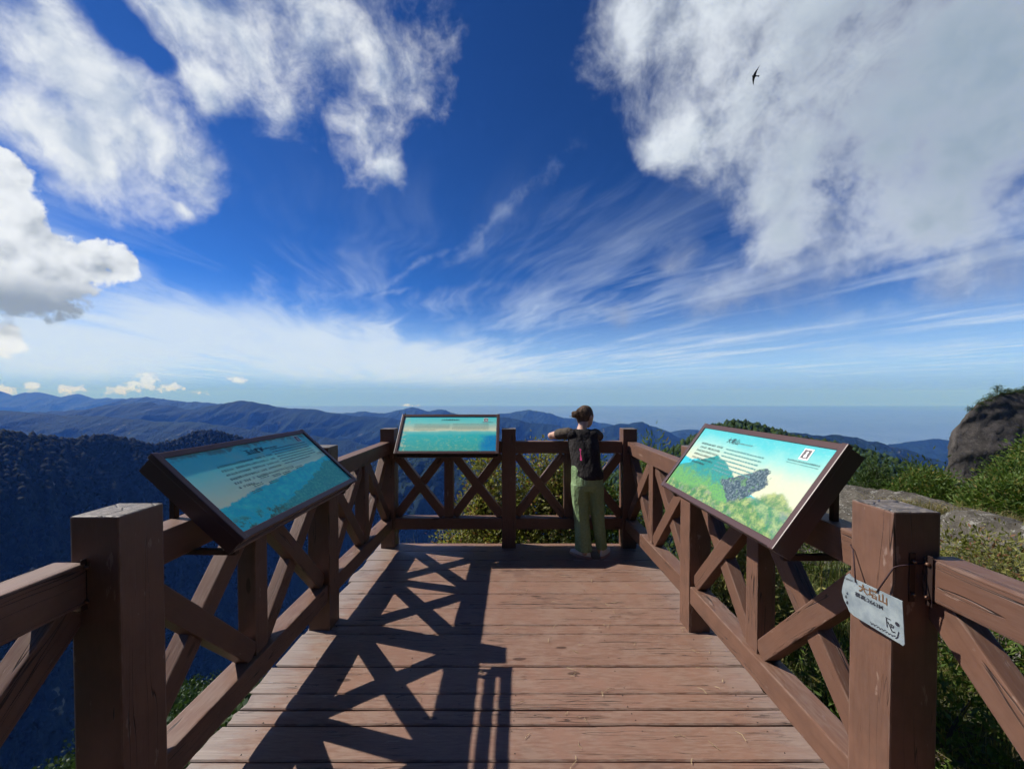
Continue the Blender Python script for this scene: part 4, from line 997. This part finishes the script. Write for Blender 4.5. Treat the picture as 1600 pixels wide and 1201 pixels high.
for k, (x, y, h, w, lab) in enumerate(((3.05, 2.2, 0.75, 0.5, 'leafy shrub seen through the near cross of the right railing'), (4.1, 3.3, 0.70, 0.6, 'shrub at the foot of the lichen-covered rock block'), (2.5, 1.35, 0.60, 0.4, 'small shrub at the lower right below the rail'),
        (2.0, 3.3, 0.85, 0.45, 'shrub behind the middle post of the right railing'), (3.0, 4.4, 0.8, 0.6, 'shrub behind the far half of the right railing'), (4.3, 1.9, 0.55, 0.5, 'shrub in front of the pale rock nearest the picture edge'))):
    shrub('shrub', lab, (x, y, float(summit_h(np.array([x]), np.array([y]))[0]) - 0.04), h, (w, w), 110, 30, 0.05, 0.34, (M_leaf_green, M_leaf_olive)[k % 2], 70 + k, group=GN, stems=4)
GC = 'small bushes along the cliff top'
for k, (px, py, h, w) in enumerate(((1518, 640, 0.9, 0.25), (1531, 632, 1.0, 0.9), (1541, 627, 1.1, 1.0), (1550, 619, 1.0, 1.2), (1558, 612, 2.0, 0.55), (1566, 614, 1.0, 0.9), (1577, 611, 0.8, 0.9), (1592, 611, 0.8, 0.8), (1604, 610, 1.2, 0.8))):
    d = 45.4; lab = ('thin upright plant alone on the lip of the cliff', 'lowest dark bush on the cliff edge, next up from the lone plant', 'dark bush on the sloping cliff edge, third up from the lip', 'broad dark bush at the bend of the cliff top', 'spindly sapling sticking up highest on the cliff top', 'dark bush just right of the spindly cliff-top sapling', 'small bush in the middle of the flat cliff top', 'small bush near the right end of the visible cliff top', 'bush at the very edge of the picture on the cliff top')[k]
    shrub('shrub', lab, ((px - 800) / 601 * d, d, 1.6 - (py + 4 - 616) / 601 * d), h * 0.55, (w * 0.40, w * 0.40), 22, 14, 0.15, 0.4, M_leaf_dark, 50 + k, group=GC, stems=3, spread=0.16)

def grass_mesh(name, roots, hmin, hmax, width, mat, seed, lean=0.5):
    rs = np.random.RandomState(seed); N = len(roots); h = rs.uniform(hmin, hmax, N)[:, None]
    a = rs.uniform(0, 2 * math.pi, N); L = np.stack([np.cos(a), np.sin(a), np.zeros(N)], 1) * (rs.uniform(0.1, 1, N) ** 1.3 * lean)[:, None] * h
    S = np.stack([-np.sin(a), np.cos(a), np.zeros(N)], 1) * width; up = np.array([0, 0, 1.0])
    m1 = roots + L * 0.3 + up * h * 0.6; tp = roots + L + up * h * (1 - 0.25 * lean)
    V = np.stack([roots - S, roots + S, m1 + S * 0.7, m1 - S * 0.7, tp], 1).reshape(-1, 3); o = (np.arange(N) * 5)[:, None]
    F = np.concatenate([o + np.array([[0, 1, 2]]), o + np.array([[0, 2, 3]]), o + np.array([[3, 2, 4]])])
    return mesh_from(name, V, F, [mat], False)
rs = np.random.RandomState(11)
def roots_in(x0, x1, y0, y1, n, dz=0.0, clump=0.12, nc=160):
    c = np.stack([rs.uniform(x0, x1, nc), rs.uniform(y0, y1, nc)], 1); q = c[rs.randint(0, nc, n)] + rs.normal(size=(n, 2)) * clump
    return np.stack([q[:, 0], q[:, 1], summit_h(q[:, 0], q[:, 1]) + dz], 1)
tag(obj('grass', grass_mesh('grass', roots_in(1.50, 4.8, 0.2, 5.2, 16000, -0.02, 0.16, 260), 0.14, 0.50, 0.0030, M_grass, 12, 0.9)), 'long green grass on the bank beyond the right railing', 'grass', kind='stuff')
def crest_roots(n):
    nc = 90; px = rs.uniform(1375, 1600, nc); d = rs.uniform(6.6, 8.4, nc); k = rs.randint(0, nc, n)
    x = (px[k] - 800) / 601 * d[k] + rs.normal(size=n) * 0.13; y = d[k] + rs.normal(size=n) * 0.13
    py = 800 + (px[k] - 1375) * 0.16; return np.stack([x, y, 1.6 - (py - 616) / 601 * y - 0.10], 1)
tag(obj('dry_grass', grass_mesh('dry_grass', np.concatenate([roots_in(6.6, 13.0, 5.6, 12.0, 2500, -0.12, 0.22, 150), crest_roots(5200), roots_in(1.5, 3.4, 0.4, 4.2, 700, 0.0, 0.2, 60)]), 0.12, 0.62, 0.006, M_dry, 13, 1.15)), 'dry yellow grass tufts along the top of the rocks', 'grass', kind='stuff')
tag(obj('grass', grass_mesh('grass', roots_in(-1.2, 3.2, 4.3, 5.0, 4500, -0.02, 0.14, 90), 0.25, 0.7, 0.004, M_grass, 14, 0.7)), 'grass growing up under the far edge of the deck', 'grass', kind='stuff')

# loose straw lying on the planks
rs = np.random.RandomState(4); V, F = [], []
for k in range(70):
    x = rs.uniform(0.2, 1.3) if k < 50 else rs.uniform(-0.6, 1.0); y = rs.uniform(1.4, 3.4); a = rs.uniform(0, 6.28); L = rs.uniform(0.02, 0.06); b = a + rs.uniform(-0.5, 0.5)
    v, f = tube([(x, y, 0.006), (x + math.cos(a) * L / 2, y + math.sin(a) * L / 2, 0.008), (x + math.cos(b) * L, y + math.sin(b) * L, 0.006)], 0.0011, 3); V2, F2 = join_parts([(V, F), (v, f)]); V, F = V2, F2
tag(obj('straw', mesh_from('straw', V, F, [plain('straw_stalks', (0.42, 0.33, 0.18), 0.8)])), 'loose straw stalks scattered on the deck planks', 'straw', kind='stuff')

# forest on the flank far below on the valley side, past the deck, and in an added belt behind the camera
ico = bmesh.new(); bmesh.ops.create_icosphere(ico, subdivisions=2, radius=1)
ICO_V = np.array([v.co[:] for v in ico.verts]); ICO_F = np.array([[v.index for v in f.verts] for f in ico.faces]); ico.free()
def flank(n, x0, x1, y0, y1, seed):
    r = np.random.RandomState(seed); x = r.uniform(x0, x1, n); y = r.uniform(y0, y1, n)
    return np.stack([x, y, summit_h(x, y)], 1)
M_t3 = tree_mat('flank_trees', (0.014, 0.034, 0.008), (0.060, 0.100, 0.022), 1.6, 0.5)
def leafy_mass(name, P, size, per, leaf, mat, label, seed):
    """many leafy crowns as one mass: each crown a few lobes of leaf clumps"""
    r = np.random.RandomState(seed); N = len(P); s_ = size * r.uniform(0.6, 1.4, N)
    lob = r.normal(size=(N, 5, 3)) * np.array([0.55, 0.55, 0.35]); k = r.randint(0, 5, (N, per)); v = r.normal(size=(N, per, 3)); v /= np.linalg.norm(v, axis=-1)[..., None]
    off = (np.take_along_axis(lob, k[..., None].repeat(3, -1), 1) + v * 0.55 * r.uniform(0.6, 1.05, (N, per, 1))) * s_[:, None, None]
    Q = P[:, None] + off + np.array([0, 0, 1.0]) * s_[:, None, None] * 0.9; D = v + np.array([0, 0, 0.35]) + r.normal(size=v.shape) * 0.3
    o = obj(name, leaves_mesh(name, Q.reshape(-1, 3), D.reshape(-1, 3), leaf, 0.8, mat, r)); return tag(o, label, 'forest', kind='stuff')
M_leaf_far = leaf_mat('flank_leaves', (0.018, 0.040, 0.012), (0.055, 0.090, 0.025), None, 0.25)
leafy_mass('forest', flank(1900, -120, -15, -5, 120, 3), 1.7, 130, 0.46, M_leaf_far, 'green treetops on the slope far below the left railing', 15)
tree_mass('forest', np.array([(x, y, z) for x, y, z in flank(420, -40, 45, -40, -5.0, 9) if abs(x) > 1.6 or y < -12]), 2.1, M_t3, 'unseen trees added behind the viewpoint to block low sky', 17, 2.7)  # belt added out of view: blocks sky so shaded faces go darker
tree_mass('forest', flank(1500, -16, 80, 62, 185, 4), 2.3, M_t3, 'treetops on the slope below the far end of the deck', 16, 1.0)

# ------------------------------------------------------------------ the woman leaning on the far railing
def loft(rings, n=28, fold=0.0, seed=0, cap=True, fold_f=5):
    """rings: (centre, rx, ry[, yaw]); returns closed tube of ellipses in horizontal-ish planes"""
    V, F = [], []; r = random.Random(seed); ph = [r.uniform(0, 6.28) for _ in range(6)]
    for i, ring in enumerate(rings):
        c, rx, ry = Vector(ring[0]), ring[1], ring[2]; yaw = ring[3] if len(ring) > 3 else 0
        for j in range(n):
            t = 2 * math.pi * j / n
            w = 1 + fold * (math.sin(fold_f * t + ph[0] + i * 0.35) * 0.6 + math.sin((fold_f * 2 + 1) * t + ph[1] - i * 0.6) * 0.4 + math.sin(3 * t + ph[2] + i * 0.9) * 0.4)
            x, y = rx * math.cos(t) * w, ry * math.sin(t) * w
            V.append(c + Vector((x * math.cos(yaw) - y * math.sin(yaw), x * math.sin(yaw) + y * math.cos(yaw), 0)))
    k = len(rings)
    for i in range(k - 1):
        for j in range(n): F.append((i * n + j, i * n + (j + 1) % n, (i + 1) * n + (j + 1) % n, (i + 1) * n + j))
    if cap: F.append(tuple(range(n - 1, -1, -1))); F.append(tuple((k - 1) * n + j for j in range(n)))
    return V, F
def ellipsoid(c, r, M=None, seg=20, rings=12):
    V, F = [], []
    for i in range(1, rings):
        th = math.pi * i / rings
        for j in range(seg):
            p = 2 * math.pi * j / seg; v = Vector((r[0] * math.sin(th) * math.cos(p), r[1] * math.sin(th) * math.sin(p), r[2] * math.cos(th)))
            V.append(Vector(c) + (M @ v if M else v))
    for i in range(rings - 2):
        for j in range(seg): F.append((i * seg + j, (i + 1) * seg + j, (i + 1) * seg + (j + 1) % seg, i * seg + (j + 1) % seg))
    F.append(tuple(range(seg))); F.append(tuple((rings - 2) * seg + j for j in range(seg - 1, -1, -1)))
    return V, F
def fuse(name, parts, mat, voxel=0.007, smooth=6, parent=None, up=None):
    """merge overlapping closed shapes into one continuous skin"""
    V, F = join_parts(parts); me = mesh_from(name, V, F, [mat], True)
    bm = bmesh.new(); bm.from_mesh(me); bmesh.ops.recalc_face_normals(bm, faces=bm.faces); bm.to_mesh(me); bm.free()
    o = bpy.data.objects.new(name, me); COL.objects.link(o)
    m1 = o.modifiers.new('r', 'REMESH'); m1.mode = 'VOXEL'; m1.voxel_size = voxel; m1.use_smooth_shade = True
    m2 = o.modifiers.new('s', 'SMOOTH'); m2.iterations = smooth; m2.factor = 0.5
    dg = bpy.context.evaluated_depsgraph_get(); me2 = bpy.data.meshes.new_from_object(o.evaluated_get(dg)); bpy.data.objects.remove(o)
    me2.name = name; me2.materials.clear(); me2.materials.append(mat); me2.polygons.foreach_set('use_smooth', np.full(len(me2.polygons), True))
    return obj(name, me2, parent, Matrix.Identity(4))

def cloth_mat(name, c, c2, sc=60, rough=0.9):
    m, g, b = new_mat(name); P = g.new('ShaderNodeTexCoord').outputs['Object']
    n = g.noise(P, sc, 3, 0.6); n2 = g.noise(P, 5, 4, 0.55)
    g.put(b.inputs['Base Color'], g.mix(g.ss(g.add(g.mul(n, 0.5), g.mul(n2, 0.5)), 0.35, 0.65), c, c2)); b.inputs['Roughness'].default_value = rough
    b.inputs['Specular IOR Level'].default_value = 0.2
    h = g.noise(g.v('MULTIPLY', P, (9, 9, 5)), 1.0, 4, 0.55); bump(g, b, g.add(h, g.mul(n, 0.05)), 1.0, 0.05)
    return m

def woman():
    root = empty('person', (0.78, 3.72, 0.0)); tag(root, 'person in dark vest and green trousers leaning on the far railing, seen from behind', 'person')
    skin = plain('skin', (0.52, 0.30, 0.21), 0.55); hairm, g, b = new_mat('brown_hair')
    P = g.new('ShaderNodeTexCoord').outputs['Object']; n = g.noise(g.v('MULTIPLY', P, (140, 140, 30)), 1, 4, 0.6)
    g.put(b.inputs['Base Color'], g.mix(g.ss(n, 0.35, 0.7), (0.045, 0.025, 0.016), (0.175, 0.105, 0.062))); b.inputs['Roughness'].default_value = 0.65; b.inputs['Specular IOR Level'].default_value = 0.25; bump(g, b, n, 1.0, 0.01)
    V3 = Vector
    hd = V3((0.770, 4.015, 1.372)); yaw = Matrix.Rotation(R(-52), 3, 'Z') @ Matrix.Rotation(R(-6), 3, 'X')     # face turned to the right, +Y is the face
    def H(x, y, z): return hd + yaw @ V3((x, y, z))
    parts = [ellipsoid(hd, (0.076, 0.092, 0.100), yaw), ellipsoid(H(0, 0.030, -0.050), (0.054, 0.062, 0.062), yaw), ellipsoid(H(0, 0.040, -0.092), (0.030, 0.032, 0.024), yaw),
             tube([H(0, 0.084, 0.012), H(0, 0.103, -0.020), H(0, 0.088, -0.032)], [0.008, 0.013, 0.009], 8),
             tube([H(-0.016, 0.088, -0.060), H(0.016, 0.088, -0.060)], 0.007, 8), tube([H(-0.013, 0.086, -0.070), H(0.013, 0.086, -0.070)], 0.007, 8),
             ellipsoid(H(0.076, -0.005, -0.012), (0.010, 0.020, 0.032), yaw), ellipsoid(H(-0.076, -0.005, -0.012), (0.010, 0.020, 0.032), yaw),
             ellipsoid(H(0.03, 0.078, 0.012), (0.014, 0.009, 0.009), yaw), ellipsoid(H(-0.03, 0.078, 0.012), (0.014, 0.009, 0.009), yaw)]
    nk = V3((0.715, 3.945, 1.235))
    parts.append(tube([H(0, -0.020, -0.03), (hd + nk) / 2 + V3((-.004, -.012, 0)), nk, nk + V3((0, -0.02, -0.07))], [0.052, 0.047, 0.052, 0.075], 14))
    tors = [((0.742, 3.79, 0.76), 0.150, 0.105), ((0.740, 3.80, 0.84), 0.150, 0.105), ((0.735, 3.83, 0.93), 0.128, 0.092), ((0.728, 3.87, 1.04), 0.138, 0.098), ((0.722, 3.91, 1.13), 0.150, 0.100), ((0.716, 3.935, 1.19), 0.145, 0.085), ((0.715, 3.945, 1.235), 0.075, 0.06)]
    parts.append(loft(tors))
    legs = {}
    for s, hip, knee, ank in ((-1, (0.672, 3.79, 0.76), (0.690, 3.80, 0.42), (0.712, 3.735, 0.075)), (1, (0.818, 3.79, 0.76), (0.845, 3.81, 0.42), (0.882, 3.76, 0.075))):
        parts.append(tube([V3(hip) + V3((0, 0, 0.05)), V3(hip) - V3((0, 0, 0.05)), V3(knee) + V3((0, 0, .03)), V3(knee) - V3((0, 0, .08)), ank], [0.078, 0.080, 0.053, 0.050, 0.034], 14)); legs[s] = ank
        parts.append(ellipsoid(V3(ank) + V3((0, 0.02, -0.02)), (0.034, 0.06, 0.04)))
    arm_pts = {-1: [(0.585, 3.925, 1.205), (0.500, 3.965, 1.195), (0.415, 4.045, 1.165), (0.520, 4.095, 1.152), (0.660, 4.100, 1.150)],
               1: [(0.848, 3.935, 1.195), (0.895, 3.985, 1.170), (0.930, 4.060, 1.152), (0.830, 4.105, 1.172), (0.680, 4.085, 1.195)]}
    for s, pts in arm_pts.items():
        parts.append(tube(pts, [0.050, 0.046, 0.038, 0.034, 0.025], 12)); parts.append(ellipsoid(pts[0], (0.048, 0.048, 0.045)))
        parts.append(ellipsoid(pts[2], (0.039, 0.039, 0.036)))
        w = V3(pts[4]); d = (w - V3(pts[3])).normalized(); side = d.cross(V3((0, 0, 1))).normalized(); upv = side.cross(d)
        parts.append(ellipsoid(w + d * 0.045, (0.045, 0.036, 0.014), Matrix((d, side, upv)).transposed()))
        for k, (o, L) in enumerate(((-0.028, 0.062), (-0.010, 0.074), (0.009, 0.070), (0.027, 0.054))):
            q = w + d * 0.075 + side * o; parts.append(tube([q, q + d * L * 0.5 + upv * 0.004, q + d * L * 0.85 - upv * 0.012, q + d * L - upv * 0.028], [0.0095, 0.009, 0.0085, 0.007], 8))
        th = w + d * 0.02 + side * (-0.03 * s); parts.append(tube([th, th + d * 0.03 - side * (0.02 * s), th + d * 0.06 - side * (0.024 * s) - upv * 0.01], [0.012, 0.010, 0.008], 8))
    body = fuse('body', parts, skin, 0.0065, 5, root)
    # hair: cap, nape and a knot tied low at the back
    hp = [ellipsoid(H(0, -0.012, 0.014), (0.081, 0.094, 0.103), yaw), ellipsoid(H(0, -0.045, -0.035), (0.064, 0.056, 0.065), yaw), ellipsoid(H(0, -0.050, -0.078), (0.040, 0.030, 0.040), yaw)]
    cut = []
    knot = H(-0.030, -0.126, 0.006)
    hp += [ellipsoid(knot, (0.040, 0.038, 0.036)), ellipsoid(knot + V3((-0.020, -0.006, 0.016)), (0.022, 0.02, 0.02)), ellipsoid(knot + V3((-0.016, 0, -0.016)), (0.02, 0.02, 0.018)), tube([H(0, -0.07, 0.0), knot], [0.034, 0.026], 10)]
    rs_ = random.Random(5)
    for k in range(16):
        d = V3((rs_.uniform(-1, 0.3), rs_.uniform(-0.5, 0.5), rs_.uniform(-0.5, 1))).normalized(); hp.append(tube([knot + d * 0.02, knot + d * 0.038, knot + d * 0.050 + V3((0, 0, -0.004))], [0.007, 0.005, 0.003], 5))
    hair = fuse('hair', hp, hairm, 0.0055, 2, root)
    # combed-back strands over the cap and loose ends round the knot
    st = []
    for k in range(70):
        a = rs_.uniform(-1.5, 1.5); z0 = rs_.uniform(-0.05, 0.085)
        p0 = H(math.sin(a) * 0.080 * math.sqrt(max(0.05, 1 - (z0 / 0.105) ** 2)), math.cos(a) * 0.045 - 0.012, z0 + 0.014); p3 = knot + V3((rs_.uniform(-.02, .02), rs_.uniform(-.02, .02), rs_.uniform(-.02, .02)))
        mid = (p0 + p3) / 2; c_ = H(0, -0.012, 0.010); dv = (mid - c_); mid = c_ + dv.normalized() * 0.099; st.append(tube([p0, (p0 + mid) / 2 + (p0 + mid - c_ * 2).normalized() * 0.012, mid, p3], [0.0016, 0.0026, 0.0026, 0.002], 4))
    for k in range(26):
        d = V3((rs_.uniform(-1, 0.5), rs_.uniform(-0.6, 0.4), rs_.uniform(-0.8, 1))).normalized(); e = knot + d * rs_.uniform(0.045, 0.075)
        st.append(tube([knot, knot + d * 0.035, e + V3((0, 0, -0.012))], [0.003, 0.0022, 0.0008], 4))
    V, F = join_parts(st); obj('hair_strands', mesh_from('hair_strands', V, F, [hairm], True), hair, Matrix.Identity(4))
    # keep the face clear of hair: push the cap's front below the skin
    for v in hair.data.vertices:
        q = yaw.transposed() @ (v.co + V3(hair.location) + V3(root.location) - hd)
        if q.y > 0.036 and q.z < 0.058: v.co += (yaw @ V3((0, -1, 0))) * (q.y - 0.036) * 0.9
    # trousers
    tr = cloth_mat('green_cotton', (0.150, 0.225, 0.108), (0.215, 0.305, 0.155)); tp = []
    tp.append(loft([((0.742, 3.785, 0.66), 0.150, 0.112), ((0.742, 3.783, 0.72), 0.158, 0.122), ((0.742, 3.785, 0.78), 0.157, 0.120), ((0.740, 3.795, 0.86), 0.156, 0.112), ((0.738, 3.81, 0.90), 0.148, 0.106)], 28, 0.012, 1))
    tp.append(loft([((0.702, 3.735, 0.085), 0.082, 0.096, 0.2), ((0.698, 3.755, 0.20), 0.077, 0.090, 0.2), ((0.688, 3.775, 0.35), 0.074, 0.086), ((0.682, 3.785, 0.50), 0.082, 0.092), ((0.674, 3.786, 0.62), 0.088, 0.104), ((0.672, 3.786, 0.72), 0.090, 0.11)], 28, 0.045, 2))
    tp.append(loft([((0.882, 3.765, 0.095), 0.054, 0.086, -0.2), ((0.870, 3.775, 0.20), 0.056, 0.084, -0.2), ((0.852, 3.79, 0.35), 0.062, 0.086), ((0.836, 3.79, 0.50), 0.076, 0.094), ((0.822, 3.786, 0.62), 0.086, 0.104), ((0.815, 3.786, 0.72), 0.090, 0.11)], 28, 0.045, 3))
    fuse('trousers', tp, tr, 0.006, 3, root)
    # short sleeves (grey-brown shirt) and dark vest
    sh = cloth_mat('taupe_jersey', (0.070, 0.056, 0.044), (0.100, 0.082, 0.064)); sp = []
    for s, pts in arm_pts.items():
        a, m_, e = V3(pts[0]), V3(pts[1]), V3(pts[2]); sp.append(ellipsoid(a, (0.058, 0.056, 0.052))); sp.append(tube([a + (a - m_) * 0.3, a, m_, m_ + (e - m_) * 0.40], [0.050, 0.058, 0.054, 0.050], 16))
    sp.append(loft([((0.725, 3.895, 1.10), 0.150, 0.098), ((0.718, 3.93, 1.18), 0.150, 0.090), ((0.715, 3.94, 1.225), 0.105, 0.070)], 28))
    fuse('shirt', sp, sh, 0.006, 4, root)
    ve = cloth_mat('dark_vest_cloth', (0.016, 0.014, 0.014), (0.034, 0.030, 0.029))
    vp = [loft([((0.764, 3.775, 0.775), 0.138, 0.118), ((0.750, 3.785, 0.81), 0.155, 0.126), ((0.742, 3.80, 0.86), 0.152, 0.124), ((0.738, 3.825, 0.93), 0.146, 0.114), ((0.732, 3.86, 1.02), 0.150, 0.112), ((0.724, 3.90, 1.11), 0.156, 0.112), ((0.718, 3.93, 1.18), 0.154, 0.100), ((0.716, 3.942, 1.225), 0.110, 0.080), ((0.715, 3.945, 1.246), 0.080, 0.064)], 32, 0.026, 6)]
    vp += [ellipsoid((0.610, 3.922, 1.185), (0.062, 0.080, 0.062)), ellipsoid((0.822, 3.930, 1.185), (0.060, 0.080, 0.060))]
    vest = fuse('vest', vp, ve, 0.006, 3, root)
    # the pink zip flash and the blue-grey side patch sit on the back of the vest
    me = vest.data; me.materials.append(plain('pink_trim', (0.55, 0.03, 0.16), 0.6))
    off = V3(vest.location) + V3(root.location)
    for p in me.polygons:
        c = p.center + off
        if c.y < 3.85 + 0.02:
            if abs(c.x - 0.672) < 0.006 + 0.002 * math.sin(c.z * 60) and 0.955 < c.z < 1.065: p.material_index = 1
    # shoes
    up_ = plain('pale_shoe', (0.58, 0.55, 0.53), 0.7); so = plain('pinkish_sole', (0.34, 0.20, 0.16), 0.7)
    for (ax, ay, a) in ((0.722, 3.735, 48), (0.893, 3.755, -32)):
        rot = Matrix.Rotation(R(a), 3, 'Z'); base = V3((ax, ay, 0.0))
        def q(x, y, z): return base + rot @ V3((x, y, z))
        sr = []
        def outline(zz, k, y0, y1):
            rr = []
            for j in range(24):
                t = 2 * math.pi * j / 24; y = math.sin(t); x = math.cos(t)
                w = 0.037 * (1.0 + 0.22 * y) * k; L = y0 if y < 0 else y1
                rr.append(q(x * w, 0.055 + y * L, zz))
            return rr
        def stack(levels):
            V, F = [], []
            for l in levels: V += outline(*l)
            for i in range(len(levels) - 1):
                for j in range(24): F.append((i * 24 + j, i * 24 + (j + 1) % 24, (i + 1) * 24 + (j + 1) % 24, (i + 1) * 24 + j))
            F.append(tuple(range(23, -1, -1))); F.append(tuple((len(levels) - 1) * 24 + j for j in range(24)))
            return V, F
        V, F = stack([(0.003, 0.95, 0.112, 0.128), (0.010, 1.05, 0.120, 0.136), (0.026, 1.02, 0.116, 0.132), (0.028, 0.9, 0.1, 0.12)])
        shoe = obj('shoe', mesh_from('shoe', *stack([(0.027, 0.98, 0.112, 0.126), (0.045, 0.97, 0.110, 0.118), (0.060, 0.86, 0.106, 0.075), (0.078, 0.74, 0.100, 0.020), (0.092, 0.70, 0.096, -0.005)]), [up_], True), root, Matrix.Identity(4))
        obj('sole', mesh_from('sole', V, F, [so], True), shoe, Matrix.Identity(4))
woman()

# ------------------------------------------------------------------ a swift in the sky
def bird():
    d = sky_dir(1174, 127) ; c = Vector((0, 0, 1.6)) + d * 16.0
    # flying towards the left of the picture, seen from below with the wings spread across the view
    z = -d; x = Vector((-1, 0, 0)); x = (x - z * x.dot(z)).normalized(); y = z.cross(x)
    M = Matrix((x, y, z)).transposed().to_4x4(); M.translation = c
    k = 0.0215   # metres per picture pixel at that distance
    body = [(-3.4, 0), (-2.2, .0), (-0.5, 0), (2.0, 0), (3.2, 0), (3.9, 0)]; rad = [0.25, 0.55, 0.85, 1.2, 0.8, 0.2]
    V, F = tube([Vector((a * k, b * k, 0)) for a, b in body], [r * k for r in rad], 10)
    parts = [(V, F)]
    for s in (1, -1):
        L = 9.6 if s > 0 else 11.2
        lead = [(3.0, 0.6), (2.4, 3.0), (1.2, 5.6), (-0.2, 8.0), (-1.6, L)]; trail = [(-0.6, 0.6), (-0.4, 2.6), (-0.5, 5.0), (-1.0, 7.6), (-1.7, L)]
        V, F = [], []
        for i in range(5):
            dz = (0.25 * i - 0.04 * i * i) * 1.0
            for (a, b), h in ((lead[i], 0.10), (trail[i], 0.0)): V += [(a * k, s * b * k, (dz + h) * k), (a * k, s * b * k, (dz - 0.08) * k)]
        for i in range(4):
            o = i * 4; n_ = o + 4
            F += [(o, n_, n_ + 2, o + 2), (o + 1, o + 3, n_ + 3, n_ + 1), (o, o + 1, n_ + 1, n_), (o + 2, n_ + 2, n_ + 3, o + 3)]
        F += [(0, 2, 3, 1), (16, 17, 19, 18)]; parts.append((V, F))
    V = [(-2.6 * k, -0.5 * k, 0.05 * k), (-2.6 * k, 0.5 * k, 0.05 * k), (-5.2 * k, 1.3 * k, 0), (-4.4 * k, 0, 0), (-5.2 * k, -1.1 * k, 0)]
    V = V + [(a, b, c_ - 0.1 * k) for a, b, c_ in V]; F = [(0, 1, 2, 3, 4), (9, 8, 7, 6, 5)] + [(i, i + 5, (i + 1) % 5 + 5, (i + 1) % 5) for i in range(5)]
    parts.append((V, F))
    V, F = join_parts(parts); me = mesh_from('bird', V, F, [plain('dark_plumage', (0.018, 0.017, 0.020), 0.7)], False)
    bm = bmesh.new(); bm.from_mesh(me); bmesh.ops.recalc_face_normals(bm, faces=bm.faces); bm.to_mesh(me); bm.free()
    tag(obj('bird', me, None, M), 'small dark swift flying across the big pale cloud', 'bird')
bird()


# ------------------------------------------------------------------ haze
def haze_box():
    x, y0, y1, z0, z1 = 91000, -31000, 56000, -1720, 560
    V = [(-x, y0, z0), (x, y0, z0), (x, y1, z0), (-x, y1, z0), (-x, y0, z1), (x, y0, z1), (x, y1, z1), (-x, y1, z1)]
    F = [(3, 2, 1, 0), (4, 5, 6, 7), (0, 1, 5, 4), (1, 2, 6, 5), (2, 3, 7, 6), (3, 0, 4, 7)]
    m = bpy.data.materials.new('haze'); m.use_nodes = True; nt = m.node_tree; nt.nodes.clear()
    o = nt.nodes.new('ShaderNodeOutputMaterial'); p = nt.nodes.new('ShaderNodeVolumePrincipled')
    p.inputs['Color'].default_value = (0.085, 0.27, 1.0, 1); p.inputs['Density'].default_value = 3.3e-5
    p.inputs['Absorption Color'].default_value = (1, 1, 1, 1); p.inputs['Anisotropy'].default_value = 0.0
    nt.links.new(p.outputs[0], o.inputs['Volume'])
    h = obj('haze', mesh_from('haze', V, F, [m])); tag(h, 'blue mountain haze filling the air over the valleys', 'haze', kind='stuff')
haze_box()
